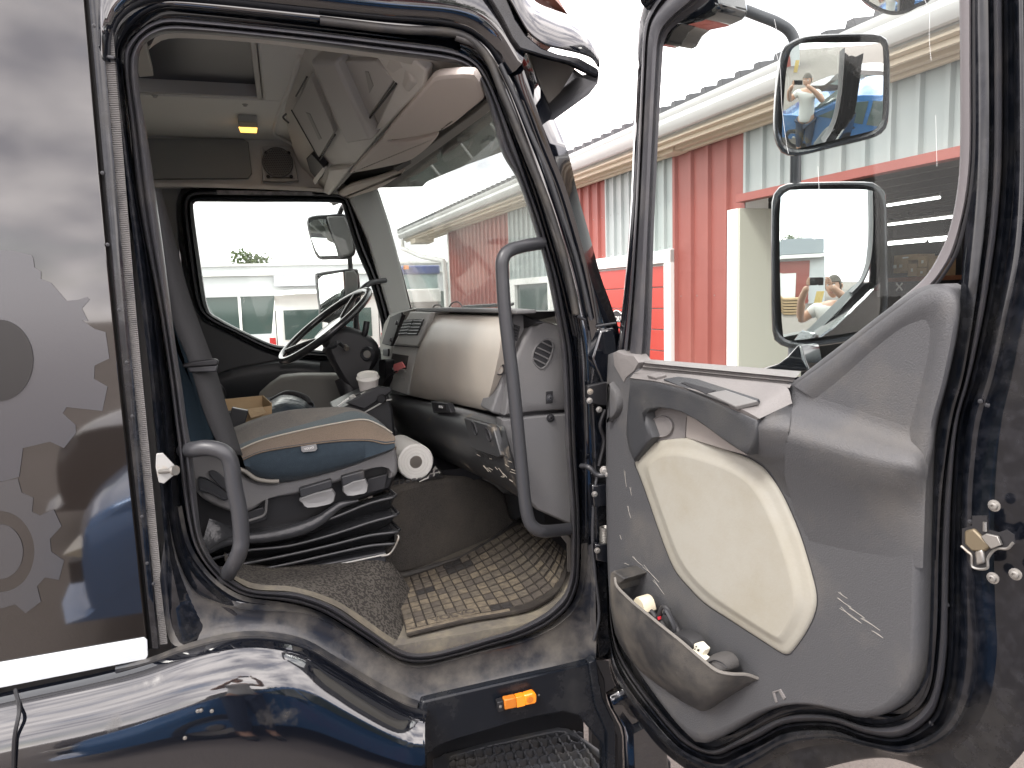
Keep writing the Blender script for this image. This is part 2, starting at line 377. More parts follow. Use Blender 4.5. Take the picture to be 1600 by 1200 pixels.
# roller door (bright red) : left of the red cladding
sd0=ws(1049,480)[0]; sd1=s895+.2
for k in range(8):
    z0=.02+k*(DZ-.1)/8; wbox('door_panel',sd0+.03,sd1-.03,z0,z0+(DZ-.1)/8-.012,.012,.045,REDB)
wbox('door_frame',sd0-.12,sd0+.03,0,DZ+.1,.0,.09,WHITE); wbox('door_frame',sd0-.12,sd1+.12,DZ-.06,DZ+.09,.002,.10,WHITE); wbox('door_frame',sd1-.03,sd1+.12,0,DZ+.1,.0,.09,WHITE)
sg=wbox('door_sign',ws(978,490)[0],ws(958,490)[0],ws(968,503)[1],ws(968,486)[1],.046,.052,BLK)
sc=at(969,495,WALL); text('sign_letters','NORT',sc+WALL.n*.053-Vector((0,0,.03)),-WD,(0,0,1),.10,WHITE,shed)
tube('sign_emblem',[sc+WALL.n*.055-WD*a+Vector((0,0,b)) for a,b in ((-.17,.02),(-.08,.075),(.04,.085),(.17,.03))],.008,WHITE,shed,seg=6)
# window in the white cladding
w0=ws(862,460)[0]; w1=s797-.05; wz1=WZ; wz0=ws(830,512)[1]-.25
wbox('window_frame',w0-.1,w1+.1,wz1-.09,wz1+.02,0,.08,WHITE); wbox('window_frame',w0-.1,w1+.1,wz0-.1,wz0,0,.08,WHITE)
wbox('window_frame',w1-.3,w1+.1,wz0,wz1,0,.079,WHITE); wbox('window_frame',w0-.1,w0,wz0,wz1,0,.079,WHITE)
MATS['pane']=mat('window_pane',(.05,.075,.07),.05,coat=.5)
wbox('window_pane',w0,w1-.3,wz0,wz1-.09,.0,.02,MATS['pane'],bev=0)
wbox('wall_core',w0-.6,w1+.2,0,wz0-.1,-.01,.01,REDM,bev=0)
# soffit, gutter, roof with trapezoid sheet edge
sL=s703+3.2
wbox('soffit_board',sR-3,sL,EAVE-.02,EAVE+.03,-.3,.42,SOFF)
wbox('soffit_strip',sR-3,sL,EAVE-.09,EAVE-.02,.04,.10,SOFF); wbox('soffit_strip',sR-3,sL,EAVE-.07,EAVE-.02,.13,.2,SOFF); wbox('soffit_strip',sR-3,sL,EAVE-.065,EAVE-.02,.3,.34,SOFF)
prof=[(.42,.0),(.42,.05),(.46,.03),(.50,.035),(.54,.07),(.56,.12),(.55,.17),(.57,.20),(.575,.235),(.555,.24),(.545,.21)]
loft('gutter',[[wp(s,EAVE+h,o) for o,h in prof] for s in (sR-3,sL)],mat('gutter_white',(.58,.59,.58),.4),shed,ang=30)
wbox('fascia',sR-3,sL,EAVE+.03,EAVE+.24,.38,.42,WHITE)
P=[]; pit=.26; x=sR-3
lo=[];hi=[]
while x<sL:
    for t,h in ((0,0),(.52,0),(.62,.075),(.86,.075),(.96,0)): P.append((x+pit*t,h))
    x+=pit
loft('roof_sheet',[[wp(s,EAVE+.245+h,.53) for s,h in P],[wp(s,EAVE+.7+h,-2.0) for s,h in P],[wp(s,EAVE+1.2+h,-6) for s,h in P]],ROOFM,shed,ang=20).data.shade_flat()
# closed rib ends as real little pieces
v=[];f=[]
for i in range(0,len(P)-4,5):
    b=len(v); v+= [wp(P[i+1][0],EAVE+.245,.532),wp(P[i+2][0],EAVE+.32,.532),wp(P[i+3][0],EAVE+.32,.532),wp(P[i+4][0],EAVE+.245,.532)]; f.append((b,b+1,b+2,b+3))
stuff(mk('rib_end',v,f,ROOFM,shed,False))
lampp=at(1066,231,WALL)+WALL.n*.12; box('soffit_lamp',lampp-Vector((0,0,.03)),(.2,.3,.1),SOFF,shed)
# downpipe at the far end
gp=wp(sL-.3,EAVE,.5); tube('downpipe',[gp,gp+Vector((0,0,-.25)),wp(sL-1.5,EAVE-.55,.3),wp(s703+.1,EAVE-.75,.15),wp(s703+.1,EAVE-1.2,.12),wp(s703+.1,.1,.12)],.06,WHITE,shed,seg=10,sm=False)
box('dirt_bracket',wp(sL-.9,EAVE-.1,.1),(.5,.8,.12),SOFF,shed)
# open doorway: red header, cream reveals, room behind
wbox('header_trim',sR-3,s1165+.02,HD-.03,HD+.05,.0,.10,REDM)
CRE=mat('cream_reveal',(.47,.47,.40),.6)
wbox('corner_trim',s1165-.0,s1165+.16,0,HD-.09,.005,.10,WHITE)
wbox('door_reveal',s1165-.03,s1165+.0,0,HD-.09,-.75,.09,CRE)
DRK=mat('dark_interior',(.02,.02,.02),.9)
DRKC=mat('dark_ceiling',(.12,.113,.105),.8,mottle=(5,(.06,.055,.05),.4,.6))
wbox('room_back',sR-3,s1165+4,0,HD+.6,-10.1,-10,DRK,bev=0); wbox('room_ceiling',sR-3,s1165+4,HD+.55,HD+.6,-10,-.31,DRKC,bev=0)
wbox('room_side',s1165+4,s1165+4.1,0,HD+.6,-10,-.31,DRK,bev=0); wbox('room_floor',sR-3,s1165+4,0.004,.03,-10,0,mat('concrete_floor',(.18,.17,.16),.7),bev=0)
for k in range(14):
    wbox('ceiling_beam',sR-3,s1165+4,HD+.40,HD+.55,-1-k*.62,-.9-k*.62,mat('beam%d'%k,(.20,.185,.17),.7) if k==0 else MATS['beam0'])
MATS['beam0'].name='ceiling_beam_paint'
TUBEL=mat('lit_tube',(.9,.9,.9),.4,emit=((1,.98,.95),3.0))
TL=[]
for i,(a,b,o) in enumerate([((1380,322),(1468,320),-2.0),((1388,351),(1492,337),-2.6),((1388,379),(1482,371),-4.0),((1388,382),(1446,379),-5.6),((1452,377),(1478,375),-5.6)]):
    pl=Pl(wp(0,0,o),WALL.n); q0=at(*a,pl); q1=at(*b,pl); q1.z=q0.z
    e=empty('fluorescent_light',q0.lerp(q1,.5),'','light','lit strip lights under the shed ceiling')
    e['label']=['nearest lit strip light under the dark shed ceiling','second row lit strip light under the shed ceiling','third row long lit strip light above the cardboard boxes','far left lit strip light above the stacked boxes','short lit strip light at far right above the boxes'][i]
    tube('light_tube',[q0,q1],.014,TUBEL,e,seg=8,sm=False); box('light_housing',q0.lerp(q1,.5)+Vector((0,0,.035)),(.05,(q1-q0).length,.03),DRKC,e,rz=WA-R_(90))
# shelf and boxes deep in the room
shp=Pl(wp(0,0,-6.0),WALL.n)
sh=empty('storage_rack',at(1420,470,shp),'dark storage rack with rust brown shelf board inside the shed','rack')
RUST=mat('rust_board',(.25,.10,.05),.7)
q=at(1430,436,shp); box('shelf_board',q-WALL.n*.3,(.9,5,.07),RUST,sh,rz=WA-R_(90))
box('shelf_board',at(1430,470,shp)-WALL.n*.3,(.9,5,.07),mat('pale_board',(.5,.42,.2),.7),sh,rz=WA-R_(90))
for x in (1392,1500): box('rack_post',at(x,440,shp)-Vector((0,0,.4)),(.1,.1,2.6),BLK,sh)
bx=[(1388,1409,406,427,'small cardboard box at left end of the shelf in the shed'),(1397,1418,407,424,'flat faced cardboard box second from left on the shed shelf'),(1418,1432,412,432,'upright cardboard box in the middle of the shed shelf'),(1432,1448,419,432,'low cardboard box right of the upright one on the shed shelf'),(1395,1435,398,407,'wide flat cardboard box on top of the stack in the shed'),(1434,1449,400,418,'square cardboard box standing on the low box in the shed'),(1450,1470,404,432,'dim cardboard box at the far right of the shed shelf')]
for a,b,t,d,lab in bx:
    c0=at((a+b)/2,(t+d)/2,shp); wd=(at(a,t,shp)-at(b,t,shp)).length; hh=(at(a,t,shp)-at(a,d,shp)).length
    o=empty('cardboard_box',c0-Vector((0,0,hh/2)),lab,'box','cardboard boxes on the rack in the shed')
    box('box_body',c0-WALL.n*.2,(.4,wd*.96,hh*.98),CARD,o,rz=WA-R_(90)); box('box_label',c0+WALL.n*.003,(.004,wd*.22,hh*.25),PAPER,o,rz=WA-R_(90),bev=0)
mc=at(1395,452,Pl(wp(0,0,-4),WALL.n)); o=empty('black_crate',mc-Vector((0,0,.45)),'black crate with a white cross mark standing in the shed doorway','crate')
box('crate_body',mc-Vector((0,0,.15)),(.6,.8,.5),BLK,o,rz=WA-R_(90)); 
for s in (1,-1): box('cross_mark',at(1405,448,Pl(wp(0,0,-3.69),WALL.n)),(.004,.02,.14),WHITE,o,rot=Matrix.Rotation(WA-R_(90),3,'Z')@Matrix.Rotation(R_(45*s),3,'X'),bev=0)
# ================================================================== FAR LONG WHITE BUILDING beyond the driver's window
fb=empty('showroom_building',(0,34,0),'long low white building with wide dark windows beyond the driver side window','building')
FACW=mat('pale_facade',(.50,.52,.53),.6)
def fbox(name,x0,x1,y0,z0,z1,d,m,p=fb,bev=0): return box(name,((x0+x1)/2,y0+d/2,(z0+z1)/2),(abs(x1-x0),d,z1-z0),m,p,bev=bev)
zt=at(430,415,PY(34)).z; zb=at(430,462,PY(34)).z
fbox('facade',-22,12,34,zb,zt,6,FACW); fbox('facade_cap',-22.2,12.2,33.9,zt,zt+.1,6.2,WHITE); fbox('fascia_lip',-22,12,33.85,zb+.95,zb+1.0,.15,WHITE); fbox('plinth',-22,12,34,0,.45,6,FACW)
PANEG=mat('showroom_glass',(.04,.065,.06),.06)
for k in range(17):
    x0=-22+k*2; fbox('window_pane',x0+.06,x0+1.94,34.1,.45,zb,.06,PANEG); fbox('window_post',x0-.05,x0+.05,34.0,.45,zb,.12,WHITE)
box('facade_sign',(at(480,432,PY(33.8)).x,33.82,at(480,438,PY(33.8)).z),(3,.05,.5),mat('faded_sign',(.55,.57,.62),.5),fb)
# ================================================================== TREES beyond buildings
LEAF=mat('leaf',(.07,.10,.04),.7,mottle=(1.5,(.10,.13,.05),.4,.6)); BARK=mat('bark',(.12,.09,.07),.9)
def tree(x,y,h,label,seed,r=2.2,n=1400):
    rnd=random.Random(seed); e=empty('birch_tree',(x,y,0),label,'tree','trees beyond the buildings')
    tube('trunk',[(x,y,0),(x+.1,y,h*.35),(x-.1,y+.1,h*.7),(x,y,h*.95)],lambda t:.16*(1-t)+.02,BARK,e,seg=8)
    cl=[(x+rnd.uniform(-r,r)*.7,y+rnd.uniform(-r,r)*.7,h*rnd.uniform(.45,.95),rnd.uniform(.5,1.1)) for _ in range(16)]
    for c in cl[:6]: tube('limb',[(x,y,h*.4),((x+c[0])/2,(y+c[1])/2,c[2]-.4),c[:3]],lambda t:.06*(1-t)+.01,BARK,e,seg=6)
    v=[];f=[]
    for i in range(n):
        c=cl[i%16]; d=Vector((rnd.gauss(0,1),rnd.gauss(0,1),rnd.gauss(0,1))).normalized()*c[3]*rnd.uniform(.4,1); p=Vector(c[:3])+d
        a=Vector((rnd.gauss(0,1),rnd.gauss(0,1),rnd.gauss(0,1))).normalized()*.13; b_=a.cross(Vector((rnd.random(),rnd.random(),rnd.random()))).normalized()*.09
        b0=len(v); v+=[p-a,p+b_,p+a,p-b_]; f.append((b0,b0+1,b0+2,b0+3))
    mk_fast('crown',v,f,LEAF,e)
def mk_fast(name,v,f,m,parent):
    me=bpy.data.meshes.new(name); me.from_pydata([tuple(a) for a in v],[],f); return link(name,me,m,parent,False)
tree(-1.9,48,5.0,'small tree top just showing over the white building parapet',3,1.3)
tree(8,-30,7,'bushy green tree behind the red building seen in the mirrors',4,3,2500); tree(14,-34,8,'tall green tree behind the red building seen in the mirrors',5,3,2500)
tree(-26,-26,9,'big green tree far behind the parked cars',6,4,2500)
# ================================================================== WHITE VAN seen through the driver window
def car(name,L_,W_,prof,body,loc,rz,label,cat,glassr,wheels=(.8,3.3),wr=.31,lightm=None):
    """prof: side outline [(x along, z)] closed; glassr: list of polygons for side glass"""
    e=empty(name,loc,label,cat); e.rotation_euler=(0,0,rz)
    def part(nm,v,f,m,ang=40,par=e):
        o=mk(nm,v,f,m,None,True,ang); o.parent=par; return o
    P=smooth_pts([(a,b,0) for a,b in prof],True,4); n=len(P); v=[]; f=[]
    zmax=max(p.y for p in P)
    rows=[]
    for k,t in enumerate((-1,-.985,-.9,-.6,0,.6,.9,.985,1)):
        row=[]
        for p in P:
            nar=max(0,(p.y-.9)/(zmax-.9))*.16 if zmax>.9 else 0
            ins=.0 if abs(t)<.9 else (.04 if abs(t)<.99 else .10)
            cx=L_/2; cz=.7
            bow=(1-t*t)*.0+ (t*t)*.10*max(0,abs(p.x-cx)/cx-.7)/.3
            q=Vector((cx+(p.x-cx)*(1-ins*.15)-(bow if p.x>cx else -bow),t*W_/2*(1-nar),cz+(p.y-cz)*(1-ins*.3))); row.append(q)
        rows.append(row)
    v=[q for r in rows for q in r]
    for r in range(len(rows)-1):
        for i in range(n): j=(i+1)%n; f.append((r*n+i,r*n+j,(r+1)*n+j,(r+1)*n+i))
    f.append(tuple(range(n))); f.append(tuple(range((len(rows)-1)*n,len(rows)*n)))
    part('body',v,f,body)
    for gl in glassr:
        for s in (-1,1):
            vv=[]
            for a,b in gl:
                nar=max(0,(b-.9)/(zmax-.9))*.16; vv.append(Vector((a,s*(W_/2*(1-nar)+.006),b)))
            vv2=[q-Vector((0,s*.02,0)) for q in vv]; m_=len(vv)
            part('side_window',vv+vv2,[tuple(range(m_)),tuple(range(2*m_-1,m_-1,-1))]+[(i,(i+1)%m_,m_+(i+1)%m_,m_+i) for i in range(m_)],MATS['pane'],20)
    for wx in wheels:
        for s in (-1,1):
            c=Vector((wx,s*(W_/2-.10),wr)); ax=Vector((0,s,0))
            t_=cyl('tyre',c-ax*.1,c+ax*.11,wr,wr,BLK,None,28,[(0,wr*.85),(.1,wr),(.9,wr),(1,wr*.88),(1,wr*.66),(.8,wr*.64)]); t_.parent=e
            r_=cyl('rim',c+ax*.05,c+ax*.112,wr*.64,wr*.6,STEEL,None,20,[(0,wr*.64),(.7,wr*.62),(.4,wr*.3),(1,wr*.2),(1,.01)]); r_.parent=e
    return e,part
vx=at(590,455,PY(8.5)).x; zv=at(500,455,PY(11)).z
van,pt=car('panel_van',4.8,2.0,[(0,.35),(0,zv-.25),(.12,zv),(3.6,zv+.02),(4.2,1.35),(4.75,1.1),(4.8,.4),(4.6,.3),(.2,.3)],WHITE,(at(512,480,PY(11)).x,11,0),R_(90),'white panel van parked beyond the driver side window','van',[[(3.05,1.25),(3.05,zv-.2),(3.6,zv-.2),(4.0,1.3)]],(.9,3.9))
for s in (-1,1):
    o=box('rear_window',(-.02,s*.42,1.45),(.03,.62,.5),MATS['pane'],None); o.parent=van
    o=box('tail_lamp',(-.02,s*.93,1.05),(.05,.10,.4),mat('tail_red',(.45,.03,.03),.2) if s<0 else MATS['tail_red'],None); o.parent=van
for y,wd in ((0,.02),(.86,.015),(-.86,.015)): o=box('door_seam',(-.012,y,1.05),(.03,wd,1.3),BLK,None,bev=0); o.parent=van
o=box('rear_bumper',(-.06,0,.42),(.12,1.8,.22),PLG,None); o.parent=van
# ================================================================== BLUE CABBED LORRY at the end of the shed
bl=empty('blue_lorry',(3.2,21,0),'lorry with a blue cab roof and pale windscreen parked by the end of the shed','lorry')
p0=PY(20); BLU=mat('blue_cab_paint',(.03,.06,.28),.25,coat=1)
def pb(nm,x0,x1,y0,y1,d,m,dz=0): 
    a=at(x0,y0,p0);b=at(x1,y1,p0); return box(nm,((a.x+b.x)/2,20+d/2+dz,(a.z+b.z)/2),(abs(b.x-a.x),d,abs(a.z-b.z)),m,bl,bev=.05)
pb('cab_roof',626,688,415,428,2.4,BLU); pb('windscreen',628,686,428,452,2.2,mat('pale_screen',(.30,.42,.42),.1,coat=1),.05); pb('cab_front',625,690,452,472,2.4,WHITE); pb('grille',628,690,472,500,2.3,mat('lorry_grille',(.06,.055,.05),.5)); pb('bumper',622,692,500,520,2.4,BLK)
for x in (640,672):
    c=at(x,512,p0); cyl('tyre',(c.x,20.2,.5),(c.x,20.6,.5),.5,.5,BLK,bl)
c=at(634,418,p0); box('marker_light',(c.x,19.95,c.z),(.15,.1,.12),ORANGE,bl)
# ================================================================== WHAT STANDS BEHIND THE PHOTOGRAPHER (seen in paint and mirrors)
BLUE=mat('blue_car_paint',(.03,.135,.33),.22,metal=.35,coat=1)
hp=[(0,.30),(-.02,.62),(.10,.80),(.55,.93),(1.05,1.02),(1.75,1.42),(2.3,1.50),(3.1,1.46),(3.65,1.12),(3.82,.95),(3.84,.45),(3.7,.28),(.15,.24)]
hb,pt=car('blue_hatchback',3.84,1.66,hp,BLUE,(-1.16,-3.0,0),R_(-2),'bright blue five door hatchback parked behind the photographer','car',[[(1.28,1.02),(1.82,1.34),(2.15,1.40),(2.15,1.00)],[(2.22,1.0),(2.22,1.41),(2.85,1.40),(3.25,1.12),(3.2,1.02)]],(.72,3.12),.29)
LAMP=mat('headlamp',(.62,.55,.40),.1,coat=1)
for s in (-1,1):
    v=[Vector(q) for q in ((.0,s*.80,.60),(.03,s*.45,.62),(.12,s*.42,.74),(.42,s*.66,.84),(.36,s*.82,.70))]
    pt('headlight',v+[q+Vector((.1,0,-.03)) for q in v],[(0,1,2,3,4),(9,8,7,6,5)]+[(i,(i+1)%5,5+(i+1)%5,5+i) for i in range(5)],LAMP,20)
    for x in (1.95,3.0): 
        o=box('door_handle',(x,s*.845,.92),(.16,.03,.03),BLK,None); o.parent=hb
o=box('bumper_intake',(-.01,0,.42),(.06,1.1,.12),BLK,None); o.parent=hb
v=[(1.08,-.62,1.045),(1.08,.62,1.045),(1.74,.56,1.43),(1.74,-.56,1.43)]; pt('windscreen',[Vector(q)+Vector((-.02,0,.02)) for q in v]+[Vector(q)+Vector((0,0,-.03)) for q in v],[(0,1,2,3),(7,6,5,4),(0,1,5,4),(1,2,6,5),(2,3,7,6),(3,0,4,7)],MATS['pane'])
bp=[(0,.35),(0,.7),(.2,.86),(.9,.98),(1.5,1.4),(2.6,1.42),(3.4,1.02),(4.3,.95),(4.4,.4),(4.2,.28),(.2,.28)]
br,pt=car('silver_saloon',4.4,1.75,bp,mat('champagne_paint',(.33,.28,.21),.25,metal=.5,coat=1),(.6,-8.6,0),R_(4),'beige silver saloon parked beyond the blue hatchback','car',[[(1.1,1.0),(1.55,1.33),(2.1,1.34),(2.1,1.0)],[(2.15,1.0),(2.15,1.34),(2.6,1.33),(3.1,1.05)]],(.85,3.6))
dk,pt=car('dark_estate_car',4.3,1.75,[(0,.35),(0,.7),(.2,.9),(1.0,1.0),(1.6,1.45),(3.8,1.45),(4.25,1.0),(4.3,.4),(4.2,.28),(.2,.28)],mat('dark_brown_paint',(.05,.035,.03),.25,coat=1),(-1.75,-5.2,0),R_(4),'dark brown estate car parked behind the blue hatchback','car',[[(1.2,1.0),(1.65,1.36),(2.3,1.37),(2.3,1.0)],[(2.35,1.0),(2.35,1.37),(3.7,1.36),(4.0,1.05)]],(.85,3.5))
rb=empty('red_workshop',(0,-24,0),'long low red workshop with white doors behind the parked cars','building')
def rbx(nm,x0,x1,z0,z1,y,d,m): return box(nm,((x0+x1)/2,y-d/2,(z0+z1)/2),(x1-x0,d,z1-z0),m,rb,bev=0)
rbx('wall',3,49,0,3.4,-24,8,REDM); rbx('roof',2.6,49.4,3.4,3.8,-23.6,9,ROOFM)
for k in range(9): rbx('white_door',4+k*4.6,6.2+k*4.6,0,2.5,-23.95,.1,WHITE); rbx('window_pane',7.1+k*4.6,8.1+k*4.6,1.1,2.2,-23.96,.06,MATS['pane']); rbx('white_post',8.4+k*4.6,8.55+k*4.6,0,3.4,-23.9,.15,WHITE)
wb=empty('grey_workshop_building',(-13,-13,0),'pale workshop with a grey roof, red bay and white window frames to the rear left','building')
OA=R_(-47); OX=Vector((math.cos(OA),math.sin(OA),0)); OY=Vector((-math.sin(OA),math.cos(OA),0)); OC=Vector((-12.5,-12.5,0))
def ob(nm,s0,s1,z0,z1,o0,o1,m): return box(nm,OC+OX*((s0+s1)/2)+OY*((o0+o1)/2)+Vector((0,0,(z0+z1)/2)),(s1-s0,o1-o0,z1-z0),m,wb,rz=OA,bev=0)
ob('wall',-14,3.4,0,3.6,-8,0,FACW); ob('roof',-14.4,3.6,3.6,3.75,-8,.7,ROOFM); ob('roof_slab',-14.4,3.5,3.75,5.2,-8,-1.5,mat('grey_roof',(.28,.31,.33),.5)); ob('fascia',-14.4,3.6,3.45,3.7,.7,.78,WHITE)
ob('red_bay',-2,2.2,0,3.3,.0,.08,REDM); ob('white_door',-.6,1.2,0,2.4,.08,.14,WHITE)
for k in range(4): ob('window_frame',-12+k*2.4,-10.1+k*2.4,.9,2.7,.0,.08,WHITE); ob('window_pane',-11.9+k*2.4,-10.2+k*2.4,1.0,2.6,.05,.1,MATS['pane'])
for k in range(0): ob('window_frame',3.2+k*2.3,5.0+k*2.3,.9,2.7,.0,.08,WHITE); ob('window_pane',3.3+k*2.3,4.9+k*2.3,1.0,2.6,.05,.1,MATS['pane'])
pa=empty('pallet_stack',(-8.2,-9.4,0),'stack of wooden pallets leaning by the pale workshop','pallets')
for k in range(6): box('pallet',(-8.2,-9.4,.08+k*.15),(1.2,.8,.1),CARD,pa,rz=OA)
for k in range(4): box('pallet_board',(-7.2+k*.12,-10.4,.6),(.1,.03,1.2),mat('yellow_board',(.5,.38,.14),.7) if k==0 else MATS['yellow_board'],pa,rz=OA,rot=Matrix.Rotation(R_(14),3,'Y'))
fe=empty('yard_fence',(10,-17,0),'grey wire yard fence in front of the red workshop','fence')
for k in range(14): box('fence_post',(2+k*2.2,-17,.6),(.06,.06,1.2),STEEL,fe)
for z in (.3,.75,1.15): box('fence_rail',(16,-17,z),(29,.04,.05),STEEL,fe)
for i,x in enumerate((.9,)):
    pb_=box('parking_line',(x+3.4,-1.9,.006),(3.0,.12,.004),mat('yellow_line',(.6,.42,.08),.7),None,bev=0); struct(pb_)
# ================================================================== THE LORRY: everything fixed to the cab is a part of it
T=empty('lorry',(0.3,1.05,0),'black lorry cab with its passenger door wide open showing seat, dash and floor','lorry')
S0=PY(0.0)
def cv(pts,y,k=4): 
    """curve traced on the plane y = const"""
    return [at(q.x,q.y,PY(y)) for q in smooth_pts([(a,b,0) for a,b in pts],False,k)]
# ---- closed outline of the opening (seal inner edge / seal outer edge)
SI=[(219,81),(226,69),(245,57),(270,52),(320,54),(400,61),(500,72),(600,85),(665,93),(700,98),(722,103),(742,118),(758,148),(772,195),(784,240),(810,285),(837,366),(852,417),(870,507),(879,570),(884,700),(892,800),(892,860),(891,894),(884,924),(868,944),(847,961),(803,983),(760,996),(720,1008),(685,1017),(650,1021),(627,1015),(603,1001),(568,978),(522,947),(475,929),(455,925),(397,922),(370,910),(350,894),(330,870),(316,838),(310,800),(305,750),(299,700),(292,660),(284,600),(276,550),(267,480),(254,380),(240,280),(228,200),(219,150),(216,106)]
SO=[(195,80),(203,65),(220,47),(239,35),(264,29),(320,33),(400,41),(500,52),(600,64),(665,72),(703,78),(730,88),(752,107),(770,140),(788,185),(808,240),(824,288),(844,345),(857,390),(871,438),(885,507),(894,570),(899,700),(905,800),(905,883),(902,915),(890,945),(875,962),(850,980),(814,996),(760,1012),(720,1024),(673,1035),(640,1035),(615,1027),(582,1004),(545,980),(508,958),(475,945),(440,938),(385,931),(350,912),(322,883),(302,848),(291,800),(284,750),(279,700),(274,660),(264,580),(255,520),(248,480),(236,420),(222,350),(212,280),(204,200),(198,150),(194,110)]
def ringpts(P,n=260): return resample(smooth_pts([(a,b,0) for a,b in P],True,4),n,True)
RI=ringpts(SI); RO=ringpts(SO)
# align ring starts: nearest by angle-free search
def mixr(t): return [a.lerp(b,t) for a,b in zip(RI,RO_)]
best=min(range(260),key=lambda k:sum((RI[i]-RO[(i+k)%260]).length for i in range(0,260,5))); RO_=RO[best:]+RO[:best]
def pr(P,y): return [at(q.x,q.y,PY(y)) for q in P]
rings=[(0.0,.16),(0.0,.075),(.04,.045),(.16,.022),(.34,.012),(.5,.02),(.58,.034),(.64,.036),(.7,.022),(.8,.012),(.9,.018),(.97,.034),(1.02,.06)]
frame=loft('door_seal',[pr(mixr(t),y) for t,y in rings],RUB,T,closed=True,ang=60)
# ---- upper header and cab roof side
TOP=[[(150,88),(158,50),(175,20),(195,-8),(230,-40),(330,-40),(500,-20),(640,0),(760,40)],]
def off_out(P,w):
    """push a px outline outward by variable weights w(nx,ny)"""
    n=len(P); o=[]; s=1 if area2(P)>0 else -1
    for i in range(n):
        t=(P[(i+2)%n]-P[i-2]); t.normalize(); nn=Vector((t.y,-t.x,0))*s; o.append(P[i]+nn*w(nn.x,nn.y,P[i]))
    return o
def wts(top,left,right,bot):
    def w(nx,ny,p):
        return top*max(0,-ny)**2+bot*max(0,ny)**2+left*max(0,-nx)**2+right*max(0,nx)**2
    return w
G=[(1.0,None,.055)]
gA=off_out(RO_,wts(3,2,4,2)); gB=off_out(RO_,wts(8,5,12,3)); gC=off_out(RO_,wts(18,10,20,6)); gD=off_out(RO_,wts(20,12,22,9)); gE=off_out(RO_,wts(26,14,30,14))
body=loft('door_opening_frame',[pr(RO_,.07),pr(gA,.075),pr(gB,.07),pr(gC,.05),pr(gD,.035),pr(gE,.03),pr(off_out(RO_,wts(34,18,34,22)),.034)],PAINT,T,closed=True,ang=60)
# raised rubber rail over the top and down the front pillar
rail=[(196,120),(188,84),(196,52),(215,28),(245,12),(285,11),(360,18),(500,32),(620,46),(700,50),(738,64),(765,95),(783,140),(800,180),(822,235),(848,300),(872,370),(888,430),(900,490)]
RAILP=[at(a,b,PY(.028)) for a,b in rail]
tube('roof_rail_seal',RAILP[7:],.010,RUBD,T,seg=10)
# ---- header skin over the door
H=[cv([(178,100),(181,60),(196,32),(225,12),(262,4),(330,8),(450,20),(600,36),(700,44),(750,66),(790,120)],.034),
   cv([(172,98),(174,55),(188,22),(220,-3),(262,-10),(330,-8),(450,4),(600,20),(712,30),(765,55),(806,110)],.0),
   cv([(160,90),(160,40),(178,5),(215,-22),(262,-30),(330,-30),(450,-20),(600,0),(725,12),(780,45),(815,100)],-.012),
   cv([(150,60),(152,0),(170,-60),(215,-90),(262,-95),(330,-95),(450,-90),(600,-80),(735,-50),(795,0),(822,80)],.0),
   cv([(150,0),(150,-150),(170,-250),(215,-300),(262,-300),(330,-300),(450,-300),(600,-300),(735,-250),(800,-200),(830,0)],.10)]
loft('roof_side_panel',H,PAINT,T,n=90,ang=60)
# ---- rear edge strips (panel edge, rubber gap, screwed strip, ribbed seal)
def col(x0,x5,x10,y0=-40,y1=1012): return [(x0-(x5-x0)*.08,-40),(x0,0),(x0+(x5-x0)*.52,260),(x5,500),(x5+(x10-x5)*.5,750),(x10,y1-12),(x10+1,y1)]
ca=col(133,178,231); cb=col(139,184,237); cc=col(156,200,248); cd=col(158,203,251); ce=col(173,214,262); cf=col(177,222,268); cg=col(184,240,285)
loft('rubber_gap',[cv(ca,-.004),cv(ca,.02),cv(cb,.02),cv(cb,.004)],BLK,T,n=60)
loft('screwed_edge_strip',[cv(cb,.004),cv(cb,-.002),cv([(a+9,b) for a,b in cb],-.005),cv(cc,-.002),cv(cc,.012)],PAINTD,T,n=60,ang=60)
for (x,y) in ((147,40),(160,270),(168,382),(186,484),(198,566),(207,650),(222,807),(230,880),(240,912)): bolt('strip_screw',at(x,y,PY(-.004)),(0,-1,0),.0026,BLKG,T)
# ribbed seal: real ribs
a_=resample(cv([(x,y) for x,y in cc if y<1000]+[(250,1008)],.006),330); b_=resample(cv([(x,y) for x,y in ce if y<1000]+[(262,1006)],.006),330)
v=[];f=[]
for i in range(329):
    lift=Vector((0,-.0016,0)); a0,a1,b0,b1=a_[i],a_[i+1],b_[i],b_[i+1]
    k=len(v); v+=[a0,b0,a0.lerp(a1,.3)+lift,b0.lerp(b1,.3)+lift,a0.lerp(a1,.7)+lift,b0.lerp(b1,.7)+lift,a1,b1]
    f+=[(k,k+1,k+3,k+2),(k+2,k+3,k+5,k+4),(k+4,k+5,k+7,k+6)]
o=mk('ribbed_seal_strip',v,f,CORR,T,True,25)
slab('seal_end_clip',[(158,84),(178,86),(179,93),(160,90)],PY(-.004),.012,BLKG,T)
